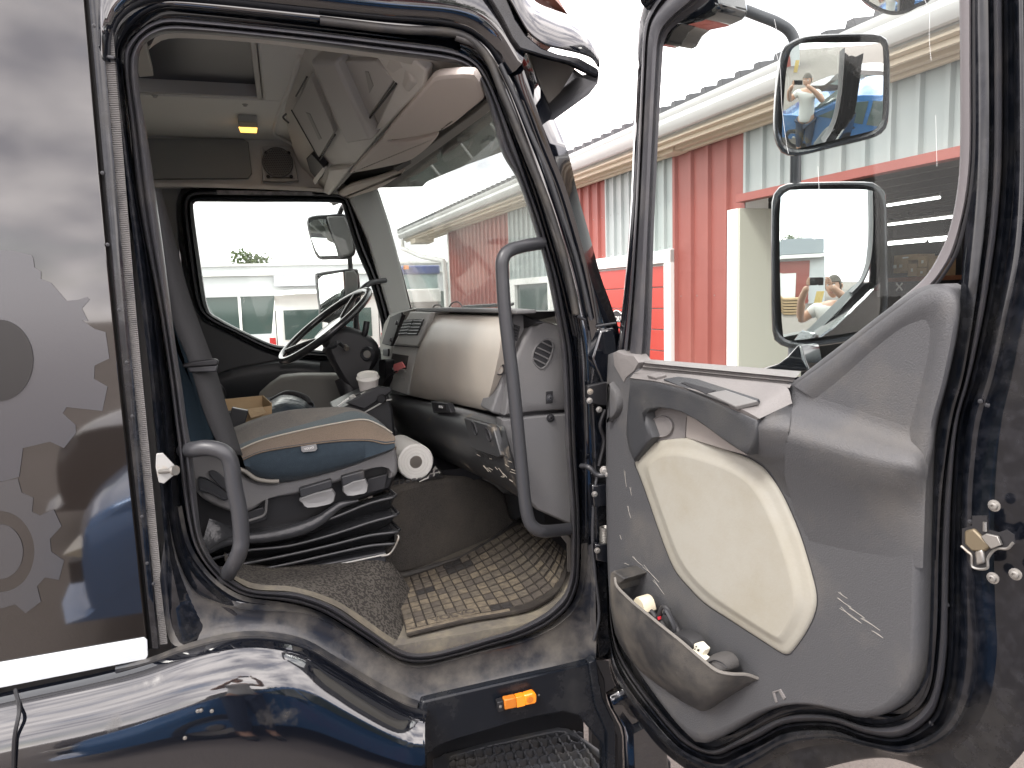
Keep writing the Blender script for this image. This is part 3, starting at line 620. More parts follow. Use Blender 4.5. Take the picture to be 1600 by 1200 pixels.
# ---- rear pillar of the opening
def seg_of(ring,x0,y0,x1,y1): pass
PL=[cv([(178,90),(186,180),(197,280),(212,400),(226,520),(240,640),(250,760),(258,860),(265,960),(270,1030)],.008),
    cv([(181,90),(190,180),(203,280),(219,400),(233,520),(245,640),(255,760),(264,860),(278,930),(296,1010)],-.004),
    cv([(186,92),(195,180),(208,280),(226,400),(241,520),(253,640),(262,760),(272,850),(300,925),(345,990)],.022),
    cv([(190,96),(197,180),(207,280),(228,400),(244,520),(258,640),(268,760),(280,850),(308,905),(370,960)],.012),
    cv([(193,100),(199,180),(212,280),(235,400),(252,520),(268,640),(279,760),(293,850),(325,900),(400,945)],.055)]
loft('rear_door_pillar',PL,PAINTD,T,n=80,ang=60)
# ---- sill below the opening, dirty
ridge=[(262,800),(275,865),(300,920),(335,940),(387,953),(440,955),(475,958),(510,971),(557,999),(603,1027),(638,1041),(673,1040),(760,1017),(814,1004),(857,986),(885,966),(905,940),(915,900),(918,850)]
inn=[(284,790),(296,845),(318,884),(348,914),(387,933),(440,941),(475,948),(510,961),(557,990),(607,1022),(640,1034),(673,1034),(760,1012),(814,997),(857,979),(882,957),(900,930),(907,890),(908,850)]
low=[(250,900),(262,985),(280,1004),(320,1000),(380,988),(440,990),(475,1001),(533,1031),(580,1060),(627,1084),(655,1091),(697,1086),(760,1067),(814,1053),(868,1038),(909,1030),(926,1025),(927,960),(925,850)]
mid=[((a[0]*.35+b[0]*.65),(a[1]*.35+b[1]*.65)) for a,b in zip(ridge,low)]
low2=[(x+ (0 if x<900 else 4),y+7) for x,y in low]
loft('door_sill',[cv(inn,.045),cv([(x,y-2) for x,y in ridge],.022),cv(ridge,.008),cv([(x,y+4) for x,y in ridge],.014),cv(mid,.012),cv(low,.002),cv(low2,-.004),cv(low2,.06)],PAINTV,T,n=120,ang=50)
# ---- rear panel with vinyl decor (left)
pan=slab('side_panel',[(-260,-160),(125,-160),(133,0),(155,260),(178,500),(204,750),(230,998),(231,1022),(180,1036),(0,1073),(-260,1128)],S0,.05,PANELM,T,bev=.004)
slab('white_stripe',[(-260,1082),(0,1035),(225,996),(230,1000),(231,1024),(228,1030),(0,1075),(-260,1127)],PY(-.004),.003,WHITEV,pan,bev=.001)
def gear(cx,cy,r0,r1,nt,ph,wr=.5):
    P=[]
    for k in range(nt):
        a=2*math.pi*k/nt+ph; w_=2*math.pi/nt
        for t,r in ((-.5,r0),(-.27,r0),(-.2,r1),(.2,r1),(.27,r0)): P.append((cx+math.cos(a+t*w_)*r,cy+math.sin(a+t*w_)*r*1.04))
    return P
def gear_poly(cx,cy,r0,r1,nt,ph,clipx=-260):
    return gear(cx,cy,r0,r1,nt,ph)
# grey vinyl field with gear-tooth edge, round dark hub and a smaller darker gear
tooth=[(-260,372),(-60,378),(20,392),(50,400),(62,402),(60,418),(70,440),(80,442),(88,462),(112,478),(126,500),(140,470),(150,492),(165,498),(172,518),(155,540),(148,560),(160,582),(152,600),(130,640),(118,650),(102,700),(104,720),(82,722),(70,738),(56,748),(30,742),(10,754),(-260,754)]
dx=.0012
def sheet_with_holes(name,outer,holes,y,m,parent,lift=.0015):
    cu=bmesh.new(); edges=[]
    def loop(P):
        vs=[cu.verts.new(at(x,yy,PY(y))) for x,yy in P]; return [cu.edges.new((vs[i],vs[(i+1)%len(vs)])) for i in range(len(vs))]
    for P in [outer]+holes: edges+=loop(P)
    bmesh.ops.triangle_fill(cu,use_beauty=True,edges=edges,normal=(0,-1,0)); me=bpy.data.meshes.new(name); cu.to_mesh(me); cu.free()
    return solid(link(name,me,m,parent,False),lift,0)
circ=lambda cx,cy,r,n=40:[(cx+r*math.cos(2*math.pi*i/n),cy+r*1.18*math.sin(2*math.pi*i/n)) for i in range(n)]
field=[(-255,378),(-60,380),(20,392),(58,400),(52,384),(66,380),(76,406),(80,438),(66,426),(62,404),(90,440),(118,470),(138,462),(134,478),(128,492),(140,512),(152,540),(170,545),(172,562),(160,580),(148,566),(146,590),(160,604),(166,640),(150,642),(140,616),(130,640),(120,652),(108,668),(118,704),(84,690),(70,706),(60,716),(34,712),(30,742),(8,756),(0,770),(20,810),(40,830),(48,850),(46,880),(30,910),(8,926),(-10,930),(-255,932)]
field=[(-255,378),(20,392),(50,399),(52,404),(54,418),(64,424),(64,436),(80,442),(104,470),(124,468),(136,464),(140,468),(128,482),(138,502),(128,500),(148,514),(165,519),(171,560),(148,571),(147,592),(168,604),(160,642),(104,636),(98,646),(118,664),(119,676),(100,700),(78,690),(36,700),(30,745),(4,752),(-255,752)]
sheet_with_holes('vinyl_gear_sheet',field,[],-.0012,VINYL,pan)
sheet_with_holes('vinyl_disc',circ(-2,563,54),[],-.0032,mat('dark_disc_vinyl',(.012,.011,.011),.3,ior=1.5),pan)
f2=[(-255,752.5),(3,752.5),(28,748),(34,770),(52,778),(50,800),(62,806),(84,796),(96,822),(78,842),(80,862),(100,876),(92,906),(70,902),(58,916),(64,940),(40,958),(24,944),(4,950),(-255,960)]
BRV=mat('brown_grey_vinyl',(.022,.018,.016),.12,ior=2.1)
sheet_with_holes('vinyl_gear_sheet',f2,[circ(0,862,54)],-.0012,mat('lower_grey_vinyl',(.03,.03,.033),.22,ior=1.9),pan)
sheet_with_holes('vinyl_gear_sheet',circ(0,862,36),[],-.0012,MATS['lower_grey_vinyl'],pan)
# ---- fender below the panel and opening
F=[cv([(-260,1140),(0,1083),(150,1052),(229,1032),(300,1006),(370,990),(430,991),(480,1003),(533,1034),(580,1063),(627,1088),(650,1097),(668,1100)],.0),
   cv([(-260,1150),(0,1092),(150,1060),(229,1040),(300,1016),(370,1001),(430,1002),(480,1016),(530,1046),(576,1074),(622,1100),(646,1110),(668,1110)],-.035),
   cv([(-260,1175),(0,1112),(150,1082),(229,1062),(300,1042),(370,1030),(430,1032),(478,1048),(525,1076),(570,1102),(615,1124),(640,1132),(664,1130)],-.075),
   cv([(-260,1225),(0,1160),(150,1130),(229,1108),(300,1092),(370,1085),(430,1092),(475,1110),(520,1132),(565,1152),(610,1168),(638,1172),(664,1165)],-.105),
   cv([(-260,1290),(0,1220),(150,1200),(229,1185),(300,1175),(370,1175),(430,1185),(475,1200),(520,1215),(565,1230),(610,1236),(638,1236),(664,1225)],-.115),
   cv([(-260,1500),(0,1400),(150,1400),(229,1400),(300,1400),(370,1400),(430,1400),(475,1400),(520,1400),(565,1400),(610,1400),(638,1400),(664,1400)],-.105)]
fen=loft('wheel_arch_fender',F,PAINT,T,n=90,ang=60)
tube('fender_seam',[at(24,1078,PY(-.02)),at(30,1110,PY(-.09)),at(22,1160,PY(-.113)),at(20,1260,PY(-.122))],.004,BLK,fen,seg=6)
for x,y in ((309,1111),(314,1110),(331,1111),(289,1153)): bolt('fender_rivet',at(x,y,PY(-.112)),(0,-1,0),.003,STEEL,fen)
loft('fender_lip',[cv([(180,1041),(229,1029),(300,1003),(370,987),(430,988),(480,1000),(533,1031),(580,1060),(627,1085),(655,1095)],-.004),cv([(180,1046),(229,1035),(300,1010),(370,995),(430,996),(480,1009),(533,1041),(580,1069),(622,1094),(652,1104)],-.026),cv([(180,1052),(229,1040),(300,1018),(370,1002),(430,1003),(480,1017),(533,1048),(580,1076),(622,1100),(650,1110)],-.024)],PAINTV,T,n=80)
# ---- step panel with recess, tread and orange marker
SP=PY(-.02)
STM=mat('step_paint',(.006,.008,.012),.22,ior=1.35,dirt=(8,(.04,.04,.04),.5,.9,.6))
stp=loft('step_panel',[cv([(655,1094),(700,1088),(760,1070),(814,1056),(868,1041),(912,1033)],.02),cv([(655,1100),(700,1094),(760,1076),(814,1062),(868,1046),(914,1037)],-.02),cv([(655,1180),(700,1158),(760,1140),(814,1124),(868,1110),(930,1095)],-.022)],STM,T,n=40)
slabw('fender_end',[at(652,1097,PY(.01)),at(661,1110,PY(-.035)),at(661,1130,PY(-.075)),at(661,1165,PY(-.105)),at(661,1225,PY(-.115)),at(661,1400,PY(-.105)),at(661,1400,PY(.06)),at(661,1150,PY(.06))],(.004,0,0),PAINT,T,bev=0)
slab('step_panel_face',[(660,1096),(926,1034),(934,1060),(938,1100),(950,1140),(951,1400),(944,1400),(942,1165),(905,1120),(880,1113),(800,1128),(690,1163),(668,1180),(664,1400),(655,1400),(655,1110)],PY(-.022),.03,STM,T,bev=.006)
slab('step_front_corner',[(920,1036),(932,1030),(936,1062),(942,1092),(962,1134),(962,1400),(948,1400),(948,1146),(930,1104)],PY(-.032),.03,STM,T,bev=.003)
# recess box behind the tread
stepz=at(880,1128,PY(.22)).z
zs=at(800,1180,PY(.0)).z
SZ=Pl((0,0,.47),(0,0,1))
q0=at(690,1170,PY(-.0)); q1=at(948,1170,PY(-.0))
STP=mat('step_plastic',(.055,.058,.065),.4,dirt=(9,(.13,.12,.1),.5,.85))
XL,XR=at(668,1185,PY(-.02)).x,at(940,1165,PY(-.02)).x
zt_=at(800,1128,PY(-.02)).z
box('step_recess_back',((XL+XR)/2,.24,zt_-.25),(XR-XL+.1,.02,.7),BLK,T,bev=0); box('step_recess_floor',((XL+XR)/2,.1,zt_-.55),(XR-XL+.1,.3,.02),BLK,T,bev=0)
# tread: diamond lattice sheet with saw-toothed cross ribs
TZ=at(872,1136,PY(.23)).z
tp=Pl((0,0,TZ),(0,0,1))
tread=slab('step_tread',[(676,1186),(700,1176),(760,1160),(840,1142),(872,1136),(888,1138),(902,1146),(944,1176),(944,1182),(900,1150),(884,1143),(872,1142),(840,1148),(760,1166),(704,1182),(690,1260),(676,1260)],tp,.02,STP,T,bev=.003)
ax=at(690,1190,tp); 
def tline(p0,p1,n,name):
    a=at(*p0,tp)-Vector((0,0,.004)); b=at(*p1,tp)-Vector((0,0,.004)); d=(b-a); L_=d.length; d.normalize(); s=Vector((0,0,1)).cross(d)*.003
    P=[]; m_=max(3,int(L_/.012))
    v=[];f=[]
    for i in range(m_+1):
        c=a+d*(L_*i/m_); h=.004 if i%2 else -.002; 
        for sg in (-1,1):
            v+=[c+s*sg+Vector((0,0,h)),c+s*sg+Vector((0,0,-.026))]
    for i in range(m_):
        k=i*4; f+=[(k,k+4,k+5,k+1),(k+2,k+3,k+7,k+6),(k,k+2,k+6,k+4)]
    mk('tread_bar',v,f,STP,tread,False)
for k in range(12):   # long bars running forward
    t=k/11; 
    tline((690-14*t,1178+130*t),(900+40*t+10,1142+150*t),0,'')
for k in range(15):
    t=k/14; tline((700+t*195,1180-42*min(1,t*1.05)),(700+t*330,1330),0,'')
sm_=empty_part=None
mk1=slab('side_marker_lamp',[(777,1098),(787,1095),(788,1111),(779,1114)],PY(-.045),.02,BLK,T,bev=.002)
slab('marker_lens',[(788,1094),(807,1090),(808,1106),(789,1110)],PY(-.05),.022,ORANGED,mk1,bev=.003)
slab('marker_lens',[(807,1090),(819,1087),(821,1103),(808,1106)],PY(-.049),.02,ORANGE,mk1,bev=.001)
slab('marker_lens',[(819,1087),(835,1082),(839,1086),(839,1097),(836,1100),(821,1103)],PY(-.051),.022,ORANGE,mk1,bev=.004)
c=at(828,1093,PY(-.0515)); cyl('marker_bulb',c,c+Vector((0,-.002,0)),.009,.009,ORANGED,mk1)
bolt('marker_screw',at(782,1104,PY(-.046)),(0,-1,0),.003,STEEL,mk1); bolt('panel_screw',at(842,1086,PY(-.022)),(0,-1,0),.002,STEEL,T)
slab('chassis_shadow_panel',[(925,1028),(968,1036),(1000,1080),(1016,1120),(1018,1400),(925,1400)],PY(.40),.03,BLK,T,bev=0)  # black sheet standing in for the shade between step and hinge foot
# ---- front bumper corner under the hinge
slab('hinge_foot_panel',[(930,1030),(945,1062),(948,1100),(952,1136),(966,1150),(966,1400),(958,1400),(952,1150),(938,1130),(928,1090)],PY(.0),.08,BLK,T,bev=.004)
BR=[cv([(946,1082),(962,1072),(975,1055),(984,1048)],.02),cv([(950,1100),(972,1092),(992,1078),(1000,1070)],.03),cv([(968,1135),(990,1130),(1010,1118),(1022,1108)],.02),cv([(972,1150),(998,1140),(1020,1124),(1032,1114)],.0),cv([(974,1240),(1000,1240),(1024,1232),(1040,1212)],-.01),cv([(974,1400),(1000,1400),(1024,1400),(1040,1400)],-.01)]
bump=loft('bumper_corner',BR,PAINT,T,n=16,ang=50); solid(bump,.03,-1)
slab('bumper_end_cap',[(1018,1100),(1036,1112),(1040,1130),(1040,1260),(1024,1300),(1024,1140)],PY(.04),.2,PAINTD,T,bev=.01)
slab('tyre_edge',[(1028,1188),(1048,1190),(1052,1260),(1024,1260)],PY(.3),.1,BLK,T)
# ---- front pillar (outside) from opening rail to windscreen edge
yk=.0
A=[cv([(715,82),(752,106),(776,150),(796,200),(812,240),(834,300),(860,385),(878,450),(891,507),(900,560),(905,700),(909,820),(909,900)],.06),
   cv([(722,72),(760,96),(785,150),(804,200),(822,246),(846,310),(868,385),(886,450),(899,507),(908,560),(913,700),(916,820),(915,900)],.075),
   cv([(728,66),(768,92),(793,150),(812,200),(830,246),(852,305),(876,385),(893,450),(903,500),(912,560),(917,700),(920,820),(920,900)],.05),
   cv([(745,56),(782,80),(803,140),(822,190),(842,246),(866,305),(888,385),(903,450),(913,500),(921,560),(924,700),(926,820),(926,900)],.045),
   cv([(755,48),(793,72),(812,130),(830,185),(850,240),(874,300),(895,370),(912,440),(922,490),(930,545),(932,700),(931,820),(930,900)],.028),
   cv([(765,40),(801,66),(822,120),(842,180),(863,240),(886,300),(906,370),(924,440),(938,490),(948,545),(948,700),(944,820),(940,900)],.02),
   cv([(785,35),(812,62),(838,120),(866,185),(888,240),(902,300),(922,370),(938,430),(956,480),(968,525),(966,600),(955,760),(950,900)],.045),
   cv([(785,35),(812,62),(838,120),(866,185),(888,240),(902,300),(922,370),(938,430),(956,480),(968,525),(966,600),(955,760),(950,900)],.12)]
loft('front_pillar',A,PAINT,T,n=90,ang=40)
RS=mat('pillar_rubber',(.06,.057,.055),.5,mottle=(40,(.10,.095,.09),.5,.7))
tube('pillar_drip_seal',[at(a,b,PY(.03)) for a,b in ((712,58),(742,70),(768,100),(788,150),(806,200),(828,255),(850,310),(874,385),(890,440),(901,492))],.0085,RS,T,seg=10)
tube('pillar_drip_seal',[at(a,b,PY(.015)) for a,b in ((782,100),(806,152),(832,215),(856,270),(880,340),(900,400),(914,455),(924,500))],.006,BLKG,T,seg=8)
for p0,p1 in (((903,494),(914,500)),((931,510),(962,505))): tube('pillar_bracket',[at(*p0,PY(.01)),at(*p1,PY(.01))],.004,BLKG,T,seg=6,sm=False)
# ---- lower hinge pillar: black, with plates, bolts, spring, stay
slab('hinge_pillar_skin',[(905,520),(918,510),(950,520),(958,560),(962,700),(962,900),(964,1010),(955,1032),(926,1036),(918,1000),(912,940),(912,700)],PY(.05),.06,PAINTD,T,bev=.01)
slab('hinge_recess_plate',[(934,512),(958,516),(962,560),(964,1000),(950,1024),(934,1030),(930,980),(932,880),(928,700),(922,600)],PY(.02),.03,PAINTD,T,bev=.006)
slab('cowl_corner',[(938,516),(960,512),(968,560),(958,600),(944,606),(925,560)],PY(.0),.05,PAINT,T,bev=.006)
slab('hinge_plate',[(918,603),(946,597),(960,598),(960,634),(940,634),(920,630)],PY(-.01),.02,BLK,T,bev=.003)
slab('door_hinge',[(925,758),(968,757),(968,790),(928,792)],PY(-.03),.02,PAINT,T,bev=.003)
slab('door_hinge',[(930,850),(968,852),(970,884),(932,876)],PY(-.03),.02,PAINT,T,bev=.003)
for x,y in ((929,772),(933,860),(922,612),(921,626),(936,640)): bolt('hinge_bolt',at(x,y,PY(-.035)),(-.2,-1,0),.0055,STEEL,T)
tube('door_stay',[at(908,728,PY(.02)),at(920,730,PY(-.01)),at(934,742,PY(-.02)),at(952,742,PY(-.04))],.007,BLKG,T,seg=8)
bolt('stay_pin',at(944,735,PY(-.05)),(-.3,-1,.1),.008,STEEL,T); bolt('stay_pin',at(950,741,PY(-.06)),(-.3,-1,.1),.006,STEEL,T)
P=[]
for i in range(100):
    a=i*.62; c=at(945,824+i*.24,PY(-.0)); P.append(c+Vector((math.cos(a)*.012,math.sin(a)*.012,0)))
tube('hinge_spring',P,.0032,STEEL,T,seg=6,sm=False)
tube('pillar_cable',[at(934,740,PY(.0)),at(929,770,PY(-.005)),at(926,840,PY(-.0)),at(930,900,PY(0)),at(936,960,PY(0)),at(928,1000,PY(0))],.005,BLKG,T,seg=8)
tube('pillar_cable',[at(946,640,PY(.0)),at(938,665,PY(-.0)),at(944,690,PY(-.0)),at(936,728,PY(0))],.006,BLK,T,seg=8)
# ---- striker
st=slab('door_striker',[(244,709),(254,708),(276,731),(276,739),(256,756),(248,754),(243,730)],PY(-.012),.006,BRACK,T,bev=.0015)
c=at(250,737,PY(-.014)); d=at(272,735,PY(-.05)); cyl('striker_pin',c,d,.0055,.0055,STEEL,st); cyl('striker_head',d-Vector((.001,0,0)),d+(d-c)*.12,.011,.011,STEEL,st)
# ---- sun visor over the windscreen
VS=[cv([(770,-30),(795,0),(812,30),(826,52),(850,70),(880,78),(905,84),(925,92),(934,106)],-.03),
    cv([(770,-70),(800,-45),(815,-12),(835,16),(862,30),(885,38),(905,48),(920,62),(932,86)],.06),
    cv([(770,-110),(800,-85),(815,-55),(835,-20),(862,0),(885,14),(902,30),(918,50),(930,75)],.6),
    cv([(770,-210),(800,-185),(815,-155),(835,-90),(862,-50),(885,-25),(900,0),(912,30),(926,60)],2.0)]
vsr=loft('sun_visor',VS,PAINT,T,n=40,ang=60); solid(vsr,.006,1)
slab('visor_side_bracket',[(764,-40),(790,-8),(806,30),(822,54),(846,74),(872,84),(905,90),(930,104),(936,108),(936,120),(922,114),(890,98),(850,88),(812,76),(800,60),(785,30),(750,-30)],PY(-.028),.02,PAINTD,T,bev=.004)
VB=mat('visor_underside',(.16,.145,.125),.5,mottle=(6,(.10,.095,.09),.4,.7))
vl=[at(936,112,PY(-.03)),at(934,130,PY(-.03)),at(920,148,PY(-.03)),at(866,187,PY(0.0)),at(858,165,PY(.1)),at(905,118,PY(.1))]
vrow=[[q+Vector((-.02*dz,dy,dz)) for q in vl]+[vl[0]+Vector((-.02*dz,dy,dz))] for dy,dz in ((0,0),(.10,.02),(.22,.09),(.45,.17),(1.05,.22),(1.7,.2),(2.05,.16))]
loft('visor_lower_face',vrow,PLD,T,capends=True,ang=50)
slab('visor_inner_face',[(826,80),(890,96),(900,104),(862,168),(846,140)],PY(.12),.02,VB,T,bev=.002)
slabw('roof_marker_fairing',[at(868,0,PY(.3)),at(884,18,PY(.3)),at(898,38,PY(.3)),at(880,14,PY(.35)),at(860,-20,PY(.35)),at(858,-30,PY(.3))],(0,.5,0),mat('visor_reflector',(.25,.09,.06),.2,coat=1),T,bev=0)
# ---- grab handles
tube('grab_handle',[at(846,380,PY(.03)),at(820,384,PY(-.02)),at(797,391,PY(-.05)),at(786,404,PY(-.06)),at(785,430,PY(-.06)),at(790,500,PY(-.06)),at(802,600,PY(-.06)),at(812,700,PY(-.06)),at(820,780,PY(-.06)),at(826,812,PY(-.06)),at(835,825,PY(-.06)),at(848,830,PY(-.05)),at(868,829,PY(-.0)),at(892,826,PY(.05))],.0165,BLKG,T,seg=16)
tube('grab_handle',[at(288,704,PY(.06)),at(305,702,PY(-.0)),at(325,700,PY(-.02)),at(348,706,PY(-.03)),at(360,722,PY(-.03)),at(366,760,PY(-.03)),at(374,800,PY(-.03)),at(377,840,PY(-.03)),at(374,862,PY(-.03)),at(364,884,PY(-.01)),at(350,906,PY(.07))],.0185,BLKG,T,seg=16)
# ================================================================== CAB INTERIOR
YF=2.15
def hw(p,y): return at(p[0],p[1],PY(y))
# shell: floor, back wall, far side, ceiling (they also keep the light out)
box('cab_floor',(.08,1.12,.868),(1.6,2.1,.05),SAND,T,bev=0)
box('cab_rear_wall',(-.72,1.1,1.75),(.04,2.1,1.8),HEADP,T,bev=0)
box('cab_front_wall',(.90,1.2,1.20),(.04,1.9,.8),BLK,T,bev=0)
box('near_roof_beam',(.0,.13,2.56),(1.2,.12,.2),HEADP,T,bev=.01)
box('near_rear_panel',(-.52,.10,1.72),(.42,.03,1.7),PLG,T,bev=0)
cz=2.62; P0=PZ(cz)
hx=at(411,157,P0); hx2=at(430,90,P0); ex=at(470,95,P0).x+.05
HX0,HX1,HY0,HY1=-.62,(hx.x),.45,hx.y
for nm,x0,x1,y0,y1 in (('ceiling_panel',-.72,.45,HY1,2.2),('ceiling_panel',-.72,.45,.05,HY0),('ceiling_panel',HX1,.45,HY0,HY1)):
    box(nm,((x0+x1)/2,(y0+y1)/2,cz+.03),(x1-x0,y1-y0,.06),HEADL,T,bev=.012)
box('hatch_frame',((HX0+HX1)/2,HY1-.03,cz+.035),(HX1-HX0,.02,.07),LOCK,T,bev=.004)
box('hatch_frame',(HX1-.012,(HY0+HY1)/2,cz+.035),(.02,HY1-HY0,.07),LOCK,T,bev=.004)
hd=at(406,130,PZ(cz+.12)); 
box('roof_hatch_glass',((HX0+HX1)/2,(HY0+HY1)/2,cz+.06),(HX1-HX0,HY1-HY0,.02),mat('dark_hatch_glass',(.02,.023,.032),.35,coat=.0,mottle=(.9,(.05,.055,.07),.4,.6)),T,bev=0)
box('roof_skin',(-.1,1.1,cz+.17),(1.3,2.1,.03),PAINT,T,bev=0)
slab('hatch_blind',[(205,66),(228,68),(240,119),(218,121)],PZ(cz-.01),.03,HEADP,T)
tube('ceiling_front_ridge',[at(470,86,P0),at(455,130,P0),at(440,165,P0),at(428,205,P0),at(440,216,PZ(cz-.01)),at(470,232,PY(YF-.02))],.009,HEADL,T,seg=8)
for x,y in ((242,149),(383,163)): bolt('ceiling_clip',at(x,y,P0),(0,0,-1),.008,LOCK,T)
# ceiling lamp
la=slab('ceiling_lamp',[(372,190),(402,191),(403,208),(375,209)],PZ(cz-.03),.03,PLGL,T,bev=.004)
LIT=mat('lit_amber_lens',(.9,.5,.15),.3,emit=((1,.50,.10),1.1))
slab('lamp_lens',[(373,200),(402,201),(401,208),(376,207)],PZ(cz-.034),.006,LIT,la,bev=.001)
slab('lamp_lens',[(374,191),(401,192),(402,199),(374,198)],PZ(cz-.033),.004,mat('dull_lens',(.4,.36,.28),.3),la,bev=.001)
# far side header with cloth panel and speaker
FP_=PY(YF)
slab('side_header',[(190,195),(330,206),(470,214),(560,236),(560,310),(480,296),(190,293)],FP_,.06,HEADP,T,bev=.01)
pad('header_panel',[(190,216),(300,216),(380,217),(388,222),(394,272),(388,280),(190,281)],PY(YF-.01),mat('grey_header_panel',(.24,.24,.23),.7,bump=(200,.2,.002)),[(0,0),(1,.015),(4,.02)],T,sm=False)
spk=pad('speaker',[(408,236),(412,229),(448,228),(456,236),(466,280),(462,285),(414,285),(410,278)],PY(YF-.01),LOCK,[(0,0),(1.5,.02),(4,.018),(7,.01)],T)
GR=mat('speaker_grille',(.055,.054,.052),.6)
c=at(434,254,PY(YF-.03)); cyl('speaker_grille',c,c+Vector((0,-.006,0)),.075,.07,mat('grille_plate',(.16,.155,.15),.6),spk,seg=32)
v=[];f=[]
for i in range(-8,9):
    for j in range(-8,9):
        x=i*.0085+(j%2)*.004; z=j*.0085
        if x*x+z*z<.066**2:
            k=len(v); q=c+Vector((x,-.0065,z)); r=.0024; v+=[q+Vector((-r,0,-r)),q+Vector((r,0,-r)),q+Vector((r,0,r)),q+Vector((-r,0,r))]; f.append((k,k+1,k+2,k+3))
stuff(mk('grille_hole',v,f,BLK,spk,False))
for x,y in ((416,239),(451,239),(419,276),(455,276)): bolt('speaker_screw',at(x,y,PY(YF-.032)),(0,-1,0),.006,BLK,spk)
loft('header_lip',[cv([(190,288),(330,290),(500,297),(545,304)],YF-.01),cv([(190,286),(330,287),(500,294),(545,302)],YF-.06),cv([(190,292),(330,293),(500,300),(545,308)],YF-.06),cv([(190,294),(330,295),(500,302),(545,310)],YF)],HEADP,T,n=20,ang=50)
# far door frame rings round the driver's window
WO=[(280,335),(283,308),(296,294),(330,291),(420,294),(510,297),(540,303),(552,318),(570,372),(592,430),(610,490),(612,520),(600,556),(560,562),(500,560),(450,558),(410,545),(360,520),(320,500),(300,470),(288,400)]
WI=[(303,326),(306,316),(315,315.5),(400,316),(480,316),(528,317),(534,320),(540,340),(557,393),(577,439),(594,500),(596,530),(590,545),(560,548),(506,548),(455,541),(424,537),(376,515),(341,496),(325,480),(314,410)]
o2=resample(smooth_pts([(a,b,0) for a,b in WO],True,4),140,True); i2=resample(smooth_pts([(a,b,0) for a,b in WI],True,4),140,True)
k0=min(range(140),key=lambda k:sum((o2[i]-i2[(i+k)%140]).length for i in range(140))); i2=i2[k0:]+i2[:k0]
rr=lambda t,y:[at(*(a.lerp(b,t)).xy,PY(y)) for a,b in zip(o2,i2)]
DF_=MATS['satin_black_bar']
loft('driver_window_frame',[rr(-.25,YF+.02),rr(0,YF-.03),rr(.12,YF-.04),rr(.2,YF-.01),rr(.3,YF-.015),rr(.36,YF-.05),rr(.5,YF-.05),rr(.56,YF-.01),rr(.66,YF-.0),rr(.72,YF-.02),rr(.95,YF-.01),rr(1,YF+.03)],mat('frame_black',(.02,.023,.026),.3,bump=(60,.03,.002)),T,closed=True,ang=50)
gl=loft('driver_window_glass',[rr(.9,YF+.03),rr(1.0,YF+.03)],BLK,T,closed=True)
slab('driver_window_glass',[(p.x,p.y) for p in i2[::3]],PY(YF+.035),.004,FGLASS,T,bev=0)
slab('frame_sticker',[(395,300),(566,304),(566,309),(395,308)],PY(YF-.055),.002,mat('worn_sticker',(.24,.24,.25),.5),T,bev=0) if 0 else slab('frame_sticker',[(338,297),(486,300),(492,305),(340,304)],PY(YF-.055),.002,mat('worn_sticker',(.24,.24,.25),.5,mottle=(30,(.12,.12,.13),.4,.6)),T,bev=0)
# rear part of far side and far door panel
slab('far_side_panel',[(190,290),(284,292),(276,320),(280,400),(296,470),(312,505),(330,640),(190,640)],PY(YF-.0),.06,mat('far_side_grey',(.17,.175,.17),.6,bump=(300,.2,.002)),T,bev=.006)
FD=mat('far_door_black',(.016,.018,.021),.45,bump=(300,.25,.002))
slab('far_door_panel',[(296,466),(318,501),(360,522),(410,547),(450,560),(500,562),(560,564),(620,560),(660,700),(300,720)],PY(YF-.02),.08,FD,T,bev=.01)
loft('far_armrest',[cv([(320,590),(360,576),(400,568),(450,560),(500,563)],YF-.03),cv([(320,594),(360,580),(400,572),(450,566),(500,570)],YF-.13),cv([(320,606),(360,594),(400,588),(450,580),(500,582)],YF-.15),cv([(320,640),(360,640),(400,640),(450,640),(500,640)],YF-.06)],FD,T,n=30,ang=60)
tube('armrest_handle',[at(332,598,PY(YF-.1)),at(341,600,PY(YF-.16)),at(350,612,PY(YF-.16)),at(350,626,PY(YF-.1))],.008,BLKG,T,seg=8)
pad('far_grey_console',[(405,616),(420,602),(440,588),(470,585),(527,585),(535,590),(556,618),(570,660),(400,660)],PY(1.85),mat('console_grey',(.17,.165,.15),.6,bump=(300,.3,.003),mottle=(3,(.15,.145,.13),.4,.7)),[(0,-.1),(0,0),(2,.012),(6,.02)],T,sm=False)
# far pillar lining and windscreen
WS=P3((.60,.1,2.37),(.87,.1,1.62),tuple(hw((592,306),2.08)))
slabw('far_pillar_lining',[hw(p,YF-.08) for p in ((540,296),(560,285),(588,280),(592,303),(606,345),(622,400),(642,484),(640,520),(606,520),(610,492),(592,432),(574,372))],(0,.10,0),mat('pillar_lining',(.38,.385,.37),.6,bump=(250,.15,.002)),T,bev=.008)
WSO=[(580,268),(596,320),(640,484),(700,500),(800,510),(890,530),(850,385),(800,232),(775,180),(745,150),(660,215)]
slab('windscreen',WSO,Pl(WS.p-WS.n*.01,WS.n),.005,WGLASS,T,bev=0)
tube('windscreen_edge',[at(a,b,WS)+WS.n*.0 for a,b in ((589,298),(606,350),(624,415),(642,484))],.008,BLK,T,seg=6,sm=False)
slab('wiper_arm',[(720,483),(722,478),(800,474),(800,478)],Pl(WS.p-WS.n*.06,WS.n),.01,BLK,T,bev=0)
tube('dash_cable',[at(a,b,Pl((.66,0,0),(1,0,0))) for a,b in ((700,484),(706,474),(716,472),(724,482))],.003,BLK,T,seg=6); tube('dash_cable',[at(a,b,Pl((.66,0,0),(1,0,0))) for a,b in ((676,482),(680,477),(688,477),(690,482))],.003,BLK,T,seg=6)
